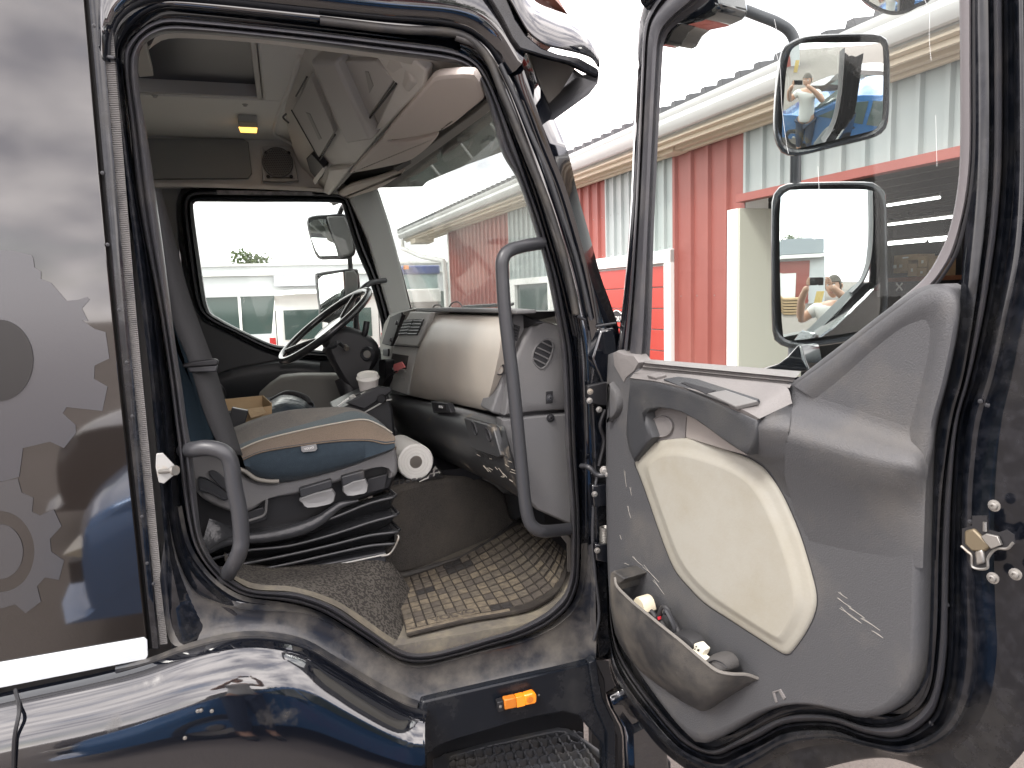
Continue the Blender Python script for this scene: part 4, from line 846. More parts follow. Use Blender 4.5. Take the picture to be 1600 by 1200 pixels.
# ---------------- overhead console
CRP=P3((.40,.2,2.35),(.25,2.0,2.35),(.11,.76,2.60)); VP_=P3((.40,.2,2.35),(.25,2.0,2.35),tuple(hw((755,165),.15)))
cons=slab('overhead_console',[(470,70),(610,75),(655,92),(674,128),(671,132),(595,212),(547,268),(514,306),(503,301),(470,264),(457,232),(448,200),(444,170),(446,130)],Pl(CRP.p-CRP.n*.02,CRP.n),.14,HEADP,T,bev=.008)
slab('locker_door',[(484,118),(522,207),(497,248),(456,172)],CRP,.03,LOCK,cons,bev=.004)
slab('console_rib',[(484,96),(522,98),(579,220),(541,226)],Pl(CRP.p+CRP.n*.035,CRP.n),.06,LOCK,cons,bev=.012)
slab('locker_door',[(530,96),(586,96),(616,126),(571,190)],CRP,.03,LOCK,cons,bev=.004)
slab('console_end',[(556,84),(640,88),(666,112),(664,134),(600,200),(584,206),(618,132),(590,92)],CRP,.03,HEADP,cons,bev=.006)
for q in (((478,176),(484,178),(502,217),(498,219)),((570,112),(575,112),(583,134),(577,146))): slab('locker_slot',list(q),Pl(CRP.p+CRP.n*.002,CRP.n),.004,mat('slot_pale',(.30,.29,.27),.5) if 'slot_pale' not in MATS else MATS['slot_pale'],cons,bev=.001)
for a,b in (((500,250),(524,210)),((572,192),(620,130)),((480,120),(463,150)),((456,172),(500,250))): tube('console_seam',[at(*a,CRP)+CRP.n*.001,at(*b,CRP)+CRP.n*.001],.0035,BLK,cons,seg=6,sm=False)
slab('console_edge_seam',[(673,131),(676,134),(598,216),(549,272),(514,310),(512,306),(545,268),(594,211)],Pl(CRP.p-CRP.n*.014,CRP.n),.02,BLK,cons,bev=0)
tc_=slab('driver_instrument',[(478,248),(486,240),(506,262),(497,284),(484,268)],Pl(CRP.p+CRP.n*.012,CRP.n),.05,BLK,cons,bev=.004)
slab('instrument_edge',[(488,282),(504,262),(508,266),(492,289)],Pl(CRP.p+CRP.n*.014,CRP.n),.02,HEADL,cons,bev=.002)
slab('console_corner',[(512,264),(548,262),(514,306),(503,301)],Pl(CRP.p+CRP.n*.004,CRP.n),.04,HEADP,cons,bev=.01)
tube('ceiling_hook',[at(447,178,CRP),at(442,176,CRP)+Vector((0,0,-.02)),at(450,180,CRP)+Vector((0,0,-.03))],.004,PLG,T,seg=6)
def vis(nm,pts,off,th=.018,m=VISM): return pad(nm,pts,Pl(VP_.p+VP_.n*off,VP_.n),m,[(1,-th),(0,-th*.5),(1,0),(4,.004)],T,sm=True,k=3)
vis('sun_flap',[(668,131),(676,122),(690,117),(733,115),(746,122),(757,148),(752,158),(731,175),(708,194),(685,206),(650,214),(611,219),(599,213)],0)
vis('sun_flap',[(597,217),(612,223),(650,218),(684,210),(674,226),(655,242),(636,253),(600,262),(556,270),(549,267)],0)
vis('driver_sun_flap',[(545,292),(585,281),(625,268),(629,272),(595,294),(560,306),(520,318),(516,314)],-.02,.02)
slab('flap_seam_clip',[(684,198),(704,186),(708,190),(690,203)],Pl(VP_.p+VP_.n*.004,VP_.n),.01,BLK,T,bev=.001); slab('flap_seam_clip',[(614,264),(640,250),(642,256),(622,268)],Pl(VP_.p-VP_.n*.004,VP_.n),.01,BLK,T,bev=.001)
VQ=Pl(VP_.p-VP_.n*.045,VP_.n)
slab('header_rail',[(764,158),(772,166),(766,174),(700,222),(634,268),(624,270),(626,262),(676,224),(740,178)],VQ,.02,mat('rail_grey',(.23,.225,.21),.5),T,bev=.003)
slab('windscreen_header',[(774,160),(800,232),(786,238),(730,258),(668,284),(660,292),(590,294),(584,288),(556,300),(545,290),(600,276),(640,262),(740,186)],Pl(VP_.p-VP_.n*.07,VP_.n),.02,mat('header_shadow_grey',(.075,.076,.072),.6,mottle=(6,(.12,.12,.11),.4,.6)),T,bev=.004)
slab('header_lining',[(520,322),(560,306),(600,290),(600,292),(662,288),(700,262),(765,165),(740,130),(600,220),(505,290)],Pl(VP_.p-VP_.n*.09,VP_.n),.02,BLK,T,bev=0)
pad('sensor_cover',[(690,236),(716,216),(735,214),(738,224),(722,240),(696,252)],Pl(VP_.p-VP_.n*.06,VP_.n),mat('cover_grey',(.16,.16,.15),.5),[(0,-.02),(0,0),(3,.01)],T)
slab('mirror_switch_box',[(750,226),(762,218),(772,222),(768,234),(756,236)],Pl(VP_.p-VP_.n*.055,VP_.n),.02,BLKG,T,bev=.003)
HT=mat('near_header_trim',(.52,.50,.46),.6,bump=(250,.15,.002))
loft('near_header_trim',[cv([(236,70),(250,52),(300,46),(400,55),(500,66),(600,78),(700,92),(740,106),(765,140),(776,170)],.10),
    cv([(232,78),(256,62),(300,60),(400,67),(500,79),(600,92),(660,104),(735,118),(757,145),(770,178)],.16),
    cv([(230,74),(258,55),(300,54),(400,61),(500,73),(600,84),(660,96),(738,112),(757,140),(770,170)],.30)],HT,T,n=50)
pad('header_end_cover',[(612,88),(655,96),(730,108),(742,116),(700,114),(682,120),(668,131),(650,130),(640,126),(632,108),(618,98)],PY(.22),HT,[(0,-.08),(0,0),(2,.008),(5,.012)],T,k=3)
slab('header_filler',[(590,70),(690,82),(770,130),(775,170),(740,125),(690,112),(600,95)],PY(.34),.1,HEADP,T,bev=0)
# ---------------- dashboard
DFP=Pl((.57,.2,0),(1,.092,0))
def df(off): return Pl(DFP.p+DFP.n*off,DFP.n)
def lerp(a,b,t): return (a[0]+(b[0]-a[0])*t,a[1]+(b[1]-a[1])*t)
def pline(P,t):
    q=resample([(a,b,0) for a,b in P],101); return q[int(round(t*100))]
LE=[(675,489),(668,505),(654,540),(645,575),(636,617)]; RE=[(800,492),(797,515),(790,560),(780,605),(768,641)]
BOT=[(636,617),(668,624),(700,629),(730,635),(757,641),(768,641)]
rows=[]
for t,off in ((0,-.05),(.02,-.01),(.08,.012),(.2,.026),(.4,.036),(.6,.038),(.8,.034),(.95,.022),(1,.004)):
    a,b=pline(LE,t),pline(RE,t); row=[]
    for k in range(25):
        s=k/24; p=a.lerp(b,s); 
        bb=pline(BOT,s); p.y+=(bb.y-(LE[-1][1]+(RE[-1][1]-LE[-1][1])*s))*t**3
        edge=min(1,min(s,1-s)*12); row.append(at(p.x,p.y,df(off*(.3+.7*edge)-.004)))
    rows.append(row)
dash=loft('dashboard',rows,BEIGE,T,ang=60)
slab('dash_upper_strip',[(648,482),(675,481),(781,483),(806,485),(806,491),(781,489),(675,487),(650,488)],df(.0),.06,PLG,dash,bev=.003)
slab('dash_backing',[(640,481),(806,486),(840,505),(800,520),(640,500)],df(-.06),.02,BLK,dash,bev=0); slab('dash_backing',[(596,600),(700,615),(806,640),(812,680),(700,650),(596,640)],df(-.05),.02,BLK,dash,bev=0)
# dash top reaching the windscreen
tl=[at(612,492,df(-.02)),at(648,483,df(-.01)),at(675,483,df(-.01)),at(781,485,df(-.01)),at(806,487,df(-.01)),at(840,500,PY(.13))]
tl=[Vector((p.x,p.y,p.z)) for p in tl]
loft('dash_top',[tl,[Vector((.80,p.y+.02,1.755)) for p in tl],[Vector((.92,p.y+.02,1.70)) for p in tl]],PLD,dash)
slab('dash_left_column',[(640,487),(673,488),(668,505),(654,540),(645,575),(636,617),(603,606),(608,570),(614,541)],df(.012),.08,PLGL,dash,bev=.004)
vb=slab('vent_surround',[(642,487),(673,488),(670,500),(652,541),(616,538)],df(.022),.02,PLGL,dash,bev=.004)
for q in (((632,500),(646,499),(636,523),(622,524)),((648,499),(661,499),(651,524),(636,524))):
    slab('vent_opening',list(q),df(.0265),.004,BLK,vb,bev=0)
    for k in range(5):
        t=(k+.5)/5; a=lerp(q[0],q[3],t); b=lerp(q[1],q[2],t); tube('vent_slat',[at(*a,df(.029)),at(*b,df(.029))],.0028,BLKG if k else PLG,vb,seg=6,sm=False)
slab('column_seam',[(615,539),(652,542),(653,543.5),(615,541)],df(.0235),.004,BLK,dash,bev=0)
slab('storage_slot',[(613,552),(638,556),(634,579),(609,574)],df(.0135),.003,mat('slot_dark',(.04,.037,.035),.5),dash,bev=0)
slab('slot_lip',[(609,574),(634,578),(633,582),(608,577)],df(.02),.01,PLGL,dash,bev=.002); slab('switch_label',[(618,587),(632,590),(631,595),(617,592)],df(.0145),.002,mat('pale_switch',(.42,.42,.40),.4),dash,bev=0)
slab('phone_holder',[(592,562),(600,561),(603,564),(601,592),(596,605),(591,600)],df(.05),.04,BLK,dash,bev=.004)
slab('cluster_surround',[(608,491),(642,482),(650,484),(632,489),(613,535),(606,606),(596,570),(593,532),(600,505)],df(-.02),.06,mat('cluster_pale',(.42,.42,.38),.45),dash,bev=.006)
slab('instrument_screen',[(609,495),(626,488),(628,492),(611,541),(596,537)],df(-.012),.02,BLK,dash,bev=.004)
for p in ((621,505),(612,531)): bolt('dash_knob',at(*p,df(.0)),(-1,0,.2),.009,BLKG,dash)
slab('small_dial',[(598,545),(606,545),(606,557),(598,556)],df(-.012),.01,BLKG,dash,bev=.003)
# passenger end of the dash
EP=PY(.125)
slab('dash_vent_strip',[(800,488),(808,486),(842,499),(828,508),(816,531),(800,568),(792,613),(787,650),(768,645),(768,640),(780,605),(790,560),(797,515)],PY(.16),.12,PLGL if 0 else PLG,dash,bev=.006)
for q in (((804,507),(813,510),(808,533),(799,530)),((792,546),(799,548),(796,566),(789,563))):
    slab('vent_opening',list(q),PY(.158),.004,BLK,dash,bev=0)
    for k in range(5): t=(k+.5)/5; tube('vent_slat',[at(*lerp(q[0],q[3],t),PY(.156)),at(*lerp(q[1],q[2],t),PY(.156))],.0022,BLKG,dash,seg=5,sm=False)
c=at(783,577,PY(.15)); cyl('cigar_lighter',c,c+Vector((-.008,-.008,0)),.012,.012,STEEL,dash); cyl('lighter_socket',c,c+Vector((-.005,-.005,0)),.017,.017,BLK,dash)
endp=pad('dash_end_panel',[(829,508),(840,500),(872,508),(884,514),(892,540),(892,640),(838,643),(788,649),(793,613),(801,568),(816,531)],EP,PLG,[(0,-.05),(0,-.004),(1,0),(3,.003)],dash,sm=False)
ov=[(851,531),(859,532),(863,539),(861,552),(854,568),(846,575),(838,571),(832,560),(835,546),(843,535)]
pad('side_vent',ov,EP,PLG,[(-2,.003),(-1,.007),(0,.007),(1,.003)],endp,cap=False); slab('vent_hole',ov,PY(.1215),.001,BLK,endp,bev=0,sm=True)
for p0,p1 in (((846,534),(862,542)),((840,543),(860,552)),((836,551),(857,561)),((834,560),(852,569))): tube('vent_slat',[at(*p0,PY(.118)),at(*p1,PY(.118))],.0024,PLG,endp,seg=6,sm=False)
slab('switch_plate',[(853,612),(864,611),(864,630),(853,631)],PY(.121),.004,BLK,endp,bev=.001); bolt('airbag_switch',at(859,622,PY(.118)),(0,-1,0),.007,BLKG,endp)
lowend=pad('dash_lower_end',[(782,655),(838,649),(892,645),(893,700),(893,820),(880,815),(838,796),(812,768),(800,720),(788,680)],PY(.13),PLG,[(0,-.05),(0,-.002),(1,.002),(3,.006)],dash,sm=False)
bolt('panel_screw',at(860,653,PY(.122)),(0,-1,0),.008,BLK,lowend)
slab('end_seam',[(787,649),(838,643),(892,640),(892,645),(838,649),(782,655)],PY(.15),.03,BLK,dash,bev=0)
# black lower dash
LT=[(596,602),(606,610),(636,620),(668,627),(700,632),(730,638),(757,645),(784,652)]; LB=[(608,640),(612,660),(637,690),(675,710),(729,735),(775,756),(800,770),(815,780)]
rows=[]
for t,off in ((0,-.05),(.03,.0),(.15,.03),(.4,.05),(.7,.04),(.92,.01),(1,-.03)):
    rows.append([at(*(Vector((a[0],a[1],0)).lerp(Vector((b[0],b[1],0)),t)).xy,df(off)) for a,b in zip(smooth_pts([(a,b,0) for a,b in LT],False,4),smooth_pts([(a,b,0) for a,b in LB],False,4))])
ld=loft('lower_dash',rows,PLDD,T,ang=50)
us=[Vector((p.x+.25,p.y,p.z+.02)) for p in rows[-1]]; loft('lower_dash_underside',[rows[-1],us],BLK,ld)
sw=slab('switch_frame',[(673,627),(699,630),(704,645),(677,645)],df(.045),.02,PLD,ld,bev=.003); slab('switch_face',[(679,629),(697,631),(698,641),(680,642)],df(.047),.004,BLK,sw,bev=0)
c=at(688.5,636,df(.049)); text('switch_print','DIN-No',c,at(700,637,df(.049))-c,(0,0,1),.014,WHITE,sw,.0003)
fl=[(724,652),(764,664),(770,668),(782,712),(778,716),(742,704),(736,698)]
slab('fuse_cover',fl,df(.058),.02,PLDD,ld,bev=.004)
for p in ((741,668),(763,678)): 
    c=at(*p,df(.056)); pad('cover_grip',[(p[0]-4,p[1]-10),(p[0]+2,p[1]-6),(p[0]+6,p[1]+8),(p[0]+3,p[1]+12),(p[0]-3,p[1]+2)],df(.0575),BLK,[(0,0),(1,.004),(2,.001)],ld)
SC=mat('scratched_plastic',(.20,.18,.15),.8)
rnd=random.Random(5)
for i in range(26):
    x=rnd.uniform(745,800); y=700+(x-745)*.55+rnd.uniform(-20,24); l=rnd.uniform(3,9)
    if y<725+(x-745)*.55: tube('scuff_mark',[at(x,y,df(.046)),at(x+l,y+l*rnd.uniform(.2,1.4),df(.046))],.0012,SC,ld,seg=4,sm=False)
# centre console with cup holder
box_c=slab('centre_console',[(520,645),(560,625),(590,612),(606,612),(614,640),(620,700),(600,700),(560,680)],PY(1.02),.3,PLD,T,bev=.01)
slab('console_top',[(540,630),(590,604),(612,606),(612,612),(570,640)],PY(1.0),.02,PLD,box_c,bev=.004)
tube('console_edge',[at(569,645,PY(.98)),at(602,626,PY(.98)),at(612,624,PY(.98))],.003,PLGL,box_c,seg=6,sm=False); tube('console_edge',[at(528,635,PY(1.05)),at(545,622,PY(1.05))],.004,WHITE,box_c,seg=6,sm=False)
c=at(597,623,PY(.985)); cyl('console_dial',c,c+Vector((-.005,-.012,0)),.018,.016,BLK,box_c)
for k in range(3): slab('console_switch',[(545+k*9,620-k*2),(553+k*9,616-k*2),(560+k*9,622-k*2),(552+k*9,627-k*2)],PY(1.06),.02,PLGL if k!=1 else BLK,box_c,bev=.003)
# ---------------- floor: tunnel, threshold, speckled carpet
FPN=P3((.30,.57,0),(.806,.90,0),(.30,.57,1)); 
tun=pad('tunnel_side',[(598,766),(612,760),(637,753),(686,745),(744,744),(770,756),(788,772),(797,815),(812,806),(815,812),(780,842),(740,862),(700,878),(650,893),(604,900),(596,850)],FPN,CARP,[(0,-.05),(0,0),(3,.012),(8,.018)],T,sm=False)
slab('tunnel_top',[(598,760),(637,748),(686,736),(750,728),(820,690),(640,640),(580,680)],PZ(1.185),.05,BLK,T,bev=0)
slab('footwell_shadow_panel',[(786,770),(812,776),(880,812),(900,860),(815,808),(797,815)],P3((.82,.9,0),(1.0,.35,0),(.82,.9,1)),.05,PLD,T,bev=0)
tube('tunnel_welt',[at(a,b,PZ(.905)) for a,b in ((604,902),(640,897),(680,885),(720,873),(760,852),(800,822),(815,808))],.012,RUBD,T,seg=8)
# ribbed rubber edge on the tunnel top
tv=slab('tunnel_rubber_mat',[(612,762),(650,752),(692,742),(688,732),(650,738),(612,745)],PZ(1.19),.01,RUBD,T,bev=.002)
for i in range(8):
    for j in range(2):
        x=616+i*9; y=757-i*1.9-j*6; slab('mat_block',[(x,y),(x+6,y-1.4),(x+7,y-5),(x+1,y-4)],PZ(1.197),.004,BLKG,tv,bev=0)
NE=[(345,888),(370,908),(400,921),(460,925),(522,946),(568,977),(603,1001),(627,1015),(650,1021),(700,1013)]
CF=[cv(NE,.075),cv([(350,886),(372,902),(405,913),(460,917),(520,936),(566,964),(602,990),(628,1004),(650,1010),(700,1004)],.10),
    cv([(352,880),(378,894),(420,900),(480,900),(540,906),(585,925),(612,945),(630,965),(650,980),(690,990)],.22),
    cv([(350,862),(390,880),(440,884),(500,880),(560,872),(600,870),(620,890),(635,910),(650,930),(690,940)],.38)]
cl_=loft('threshold_carpet',[CF[0],CF[1]],SAND,T,n=40); 
def blob(c0,c1,t): return [a.lerp(b,t) for a,b in zip(c0,c1)]
C1,C2,C3=[resample(c,60) for c in CF[1:]]
loft('speckled_carpet',[C1,blob(C1,C2,.5),C2,blob(C2,C3,.5),C3],CARPL,T,ang=70)
slab('door_bottom_bracket',[(876,838),(886,834),(892,842),(892,894),(887,894),(886,850)],PY(.10),.004,mat('bracket_dark',(.06,.055,.05),.5),T,bev=.001)
# ================================================================== PASSENGER SEAT
seat=empty_seat=None
D_=.34
base=slab('seat',[(297,688),(318,692),(345,712),(372,738),(392,752),(420,757),(470,750),(540,730),(600,708),(616,701),(620,740),(610,765),(560,784),(500,812),(430,845),(380,856),(305,850),(300,740)],PY(.40),.42,BLK,T,bev=.01)
band=[(294,686),(305,684),(318,689),(345,711),(372,736),(392,750),(420,755),(470,748),(540,728),(600,706),(617,700),(622,722),(620,742),(608,748),(603,727),(540,750),(500,763),(470,772),(420,781),(396,797),(372,802),(340,793),(312,776),(300,750)]
pad('seat_side_shell',band,PY(D_+.01),PLG,[(0,-.06),(0,-.01),(2,0),(5,.004)],base,sm=True,k=3)
pad('shell_recess',[(310,745),(330,750),(360,772),(352,782),(330,772),(312,765)],PY(D_-.004),PLD,[(0,0),(1,.002),(3,-.004)],base)
pad('shell_recess',[(326,738),(340,737),(364,762),(360,770),(340,756)],PY(D_-.004),PLD,[(0,0),(1,.003)],base)
tube('shell_welt',[at(a,b,PY(D_-.01)) for a,b in ((372,732),(384,737),(400,748),(420,752),(436,752))],.006,mat('welt_grey',(.17,.16,.14),.6),base,seg=8)
slab('seat_skirt_panel',[(384,800),(412,792),(418,812),(388,822)],PY(.355),.01,BLK,base,bev=.003); slab('seat_skirt_panel',[(560,776),(602,764),(606,740),(575,748)],PY(.36),.01,BLK,base,bev=.003)
tube('skirt_trim',[at(a,b,PY(.35)) for a,b in ((384,795),(412,777),(416,776),(416,790),(412,805),(388,814))],.004,PLG,base,seg=6)
for q in (((467,764),(518,749),(520,762),(469,779)),((533,745),(569,735),(571,749),(535,760))): slab('seat_lever',list(q),PY(.325),.03,PLD,base,bev=.004)
LV=mat('lever_grey',(.20,.20,.20),.4)
pad('seat_lever_flap',[(470,778),(519,764),(522,783),(508,790),(480,794),(472,786)],PY(.325),LV,[(0,-.02),(0,0),(1.5,.005),(5,.001)],base,k=2); pad('seat_lever_flap',[(536,760),(571,748),(574,768),(562,773),(542,775)],PY(.325),LV,[(0,-.02),(0,0),(1.5,.005),(5,.001)],base,k=2)
# bellows
def bell(y_,yr_,dep): return None
BL=[];br_=[((330,800),(380,822),(450,815),(520,797),(572,780),(609,770),.41),((310,868),(380,842),(450,830),(520,810),(575,788),(614,778),.345),((310,873),(380,858),(450,845),(520,822),(575,803),(606,796),.42),
    ((312,880),(380,862),(450,854),(520,836),(575,818),(618,806),.35),((316,884),(380,874),(450,864),(520,846),(575,832),(604,822),.42),((330,890),(380,882),(450,868),(520,852),(575,838),(620,832),.35),
    ((336,896),(380,888),(450,876),(520,862),(575,850),(606,845),.41),((344,901),(385,894),(450,882),(520,866),(575,854),(618,850),.355),((350,906),(390,900),(450,890),(520,876),(575,864),(600,862),.41),((352,912),(390,908),(450,900),(520,890),(575,882),(598,880),.40)]
for r in br_:
    p=cv(r[:6],r[6],5); e_=p[-1]; p+= [e_+Vector((.012,.02,0)),e_+Vector((.0,.12,0)),e_+Vector((-.02,.35,0))]; BL.append(p)
BLM=mat('bellows_rubber',(.035,.036,.039),.25,bump=(40,.25,.01),mottle=(5,(.035,.035,.037),.5,.7))
R2=[resample(b,70) for b in BL]; fine=[]
for i in range(len(R2)-1):
    for t in (0,.12,.5,.88): 
        s=t; fine.append([a.lerp(b,s) for a,b in zip(R2[i],R2[i+1])])
fine.append(R2[-1]); loft('seat_bellows',fine,BLM,base,ang=80)
for k in (1,3,5,7):
    tube('bellows_ridge',[q+Vector((0,-.002,.002)) for q in R2[k][:60]],.0045,BLM,base,seg=8,sm=False)
tube('bellows_fold',[at(a,b,PY(.345)) for a,b in ((318,868),(360,846),(420,838),(470,826),(500,812),(530,790),(560,782))],lambda t:.004+.016*math.sin(math.pi*t),BLM,base,seg=10)
slab('seat_plinth',[(376,905),(480,886),(603,862),(604,878),(560,890),(480,905),(400,918)],PY(.36),.4,BLKG,base,bev=.004)
tube('plinth_edge',[at(400,907,PY(.355)),at(500,888,PY(.355)),at(603,866,PY(.355))],.0025,PLGL,base,seg=6,sm=False)
tube('seat_adjust_bar',[at(596,869,PY(.345)),at(608,866,PY(.345)),at(616,856,PY(.345)),at(623,840,PY(.345)),at(619,836,PY(.36)),at(618,845,PY(.38))],.0035,STEEL,base,seg=8)
# cushion in coloured strips
def cvy(pts,y): return cv(pts,y,5)
cu=[cvy([(392,745),(420,748),(470,745),(540,728),(600,706),(613,700)],.42),
    cvy([(386,735),(400,746),(430,753),(470,749),(540,731),(600,709),(614,703)],.345),
    cvy([(382,727),(405,736),(440,739),(500,733),(550,722),(600,706),(617,699)],.318),
    cvy([(380,719),(410,707),(470,697),(530,690),(575,689),(600,694),(617,692)],.335),
    cvy([(379,716),(410,704),(470,694),(530,687),(575,686),(602,690),(618,688)],.345),
    cvy([(376,710),(410,697),(470,684),(530,674),(572,670),(600,678),(617,682)],.37),
    cvy([(374,704),(410,689),(470,674),(530,662),(570,657),(598,668),(613,678)],.41),
    cvy([(374,701),(410,686),(470,671),(530,659),(568,654),(596,665),(612,676)],.42),
    cvy([(374,696),(410,681),(470,664),(530,651),(562,646),(586,656),(606,671)],.47),
    cvy([(372,695),(410,681),(470,664),(520,650),(550,642),(578,649),(600,664)],.54),
    cvy([(368,674),(410,656),(450,643),(500,637),(540,636),(566,642),(588,654)],.66),
    cvy([(364,668),(405,652),(450,641),(500,637),(538,636),(560,640),(580,650)],.76),
    cvy([(364,700),(405,690),(450,680),(500,676),(538,675),(560,678),(580,690)],.84)]
cush=loft('seat_cushion',cu,[FABN,FABTAN,FABT,FABB],base,n=70,mi=[0,0,0,0,1,1,1,2,2,3,3,3],ang=80)
tube('cushion_seam',[p+Vector((0,-.002,.002)) for p in resample(cu[3],40)],.0022,FABTAN,base,seg=5,sm=False); tube('cushion_seam',[p+Vector((0,-.001,.003)) for p in resample(cu[6],40)],.0022,mat('piping_pale',(.36,.34,.29),.8),base,seg=5,sm=False)
slab('seat_front_face',[(600,706),(617,692),(620,700),(618,742),(606,740)],PY(.40),.4,FABTAN,base,bev=.01)
slab('seat_tag',[(470,698),(494,694),(496,701),(493,705),(474,707),(471,705)],PY(.322),.004,LV,base,bev=.001); c=at(483,700.5,PY(.3215)); text('tag_print','VOLVO',c,at(495,698,PY(.3215))-c,(0,0,1),.008,WHITE,base,.0003)
# backrest, belt
pad('seat_backrest',[(240,430),(262,470),(285,520),(305,560),(320,600),(333,650),(338,700),(300,705),(262,690),(240,600)],PY(.36),mat('backrest_navy',(.022,.043,.062),.9,bump=(420,.5,.003)),[(0,-.35),(0,-.04),(3,-.01),(8,.01),(16,.018)],base,k=3)
loft('backrest_edge',[cvy([(262,468),(285,512),(309,556),(324,600),(337,650),(342,705)],.35),cvy([(268,468),(291,512),(315,556),(331,600),(345,650),(352,705)],.36),cvy([(272,468),(296,512),(320,556),(336,600),(352,650),(360,705)],.50)],FABTAN,base,n=30)
bl_=[(236,296),(244,331),(257,430),(271,507),(294,563),(312,625),(325,662),(338,690),(346,706)]; brr=[(250,296),(262,340),(278,400),(296,464),(316,521),(335,572),(352,630),(368,680),(378,712)]
L1=cv(bl_,.26); L2=cv(brr,.30); M1=[a.lerp(b,.5)+Vector((0,-.004,0)) for a,b in zip(L1,L2)]
solid(loft('seat_belt',[L1,M1,L2],BELT,base,n=40),.003)
tg=slab('belt_tongue',[(284,570),(300,565),(336,561),(341,564),(340,571),(300,574),(286,575)],PY(.245),.03,BLK,base,bev=.004); slab('tongue_base',[(292,573),(340,571),(338,581),(296,582)],PY(.25),.02,BLKG,base,bev=.003)
# rear storage shadow
# ================================================================== STEERING WHEEL, column, far handle
wc=at(508,508,PY(1.62)); wd1=Vector((math.cos(R_(37)),0,math.sin(R_(37)))); wd2=Vector((-.10,.99,.06)).normalized(); 
P=[wc+(wd1*math.cos(a)+wd2*math.sin(a))*.247 for a in [2*math.pi*i/48 for i in range(48)]]
WHM=mat('wheel_leather',(.018,.018,.02),.28,coat=.3)
sw_=tube('steering_wheel',P,.0165,WHM,T,seg=12,sm=False,closed=True)
wn=wd1.cross(wd2).normalized(); 
if wn.x<0: wn=-wn
hubc=wc+wn*.045
cyl('wheel_hub',hubc-wn*.03,hubc+wn*.06,.085,.05,WHM,sw_,seg=24,prof=[(0,.02),(.02,.075),(.2,.085),(.7,.06),(1,.05)])
for a in (.5,2.64,3.9,5.5): d=wd1*math.cos(a)+wd2*math.sin(a); tube('wheel_spoke',[hubc+d*.05,wc+d*.14+wn*.02,wc+d*.242],.013,WHM,sw_,seg=8,flat=1)
cs=pad('column_shroud',[(506,527),(516,516),(540,511),(560,515),(580,526),(592,540),(594,558),(585,575),(578,590),(590,600),(588,625),(556,618),(540,606),(522,575),(510,552)],PY(1.50),BLK,[(0,-.2),(0,-.02),(3,0),(8,.012)],T,k=3)
c=at(575,553,PY(1.48)); cyl('ignition_ring',c,c+Vector((-.01,-.015,0)),.030,.026,BLKG,cs,prof=[(0,.034),(.6,.032),(.9,.026),(.5,.02)]); cyl('ignition_lock',c,c+Vector((-.006,-.014,0)),.0165,.0165,STEEL,cs)
tube('column_stalk',[at(545,545,PY(1.5)),at(535,540,PY(1.4)),at(528,534,PY(1.34))],.008,BLKG,cs,seg=8); tube('stalk_knob',[at(538,541,PY(1.42)),at(543,545,PY(1.4))],.011,STEEL,cs,seg=8,sm=False)
tube('column_stalk',[at(563,535,PY(1.52)),at(570,520,PY(1.5)),at(573,502,PY(1.5))],.014,BLK,cs,seg=8); tube('stalk_knob',[at(508,548,PY(1.55)),at(516,542,PY(1.5)),at(526,537,PY(1.48))],.014,BLKG,cs,seg=8)
tube('steering_column',[at(540,590,PY(1.55)),at(565,660,PY(1.5)),at(580,720,PY(1.5))],.05,BLK,T,seg=12)
tube('driver_grab_handle',[at(602,438,PY(2.05)),at(580,442,PY(1.98)),at(566,452,PY(1.95)),at(560,462,PY(1.97)),at(556,500,PY(2.0)),at(558,540,PY(2.05))],.014,BLKG,T,seg=10)
# far mirrors outside the driver's window
MF=MATS['frame_black']
fm=pad('driver_mirror',[(480,345),(488,337),(510,335),(537,334),(545,342),(553,360),(556,393),(546,403),(520,404),(498,402),(487,376)],PY(2.5),PLD,[(4,-.14),(0,-.10),(0,-.01),(2,0),(3,-.004)],T,k=3)
slab('mirror_glass',[(483,349),(490,344),(508,342),(514,360),(524,385),(528,399),(500,400),(494,392),(487,374)],PY(2.495),.004,MIRR,fm,bev=0)
slab('mirror_shell',[(510,338),(538,337),(549,360),(553,392),(545,400),(531,400),(524,380),(514,352)],PY(2.49),.02,PLG,fm,bev=.008)
fm=pad('driver_mirror',[(493,433),(500,426),(530,422),(554,420),(561,428),(564,478),(556,496),(545,503),(503,503),(499,480)],PY(2.5),PLD,[(4,-.14),(0,-.10),(0,-.01),(2,0),(3,-.004)],T,k=3)
slab('mirror_glass',[(497,437),(504,431),(537,425),(538,450),(538,468),(522,485),(503,500),(500,470)],PY(2.495),.004,MIRR,fm,bev=0)
slab('mirror_shell',[(539,424),(553,422),(559,430),(560,478),(550,496),(540,500)],PY(2.49),.02,PLG,fm,bev=.006)
tube('mirror_arm',[at(546,395,PY(2.55)),at(547,410,PY(2.55)),at(548,425,PY(2.55))],.014,BLK,T,seg=8); tube('mirror_arm',[at(530,335,PY(2.55)),at(536,322,PY(2.5)),at(545,316,PY(2.3))],.014,BLK,T,seg=8); tube('mirror_arm',[at(556,500,PY(2.55)),at(562,540,PY(2.5)),at(560,580,PY(2.4))],.016,BLK,T,seg=8)
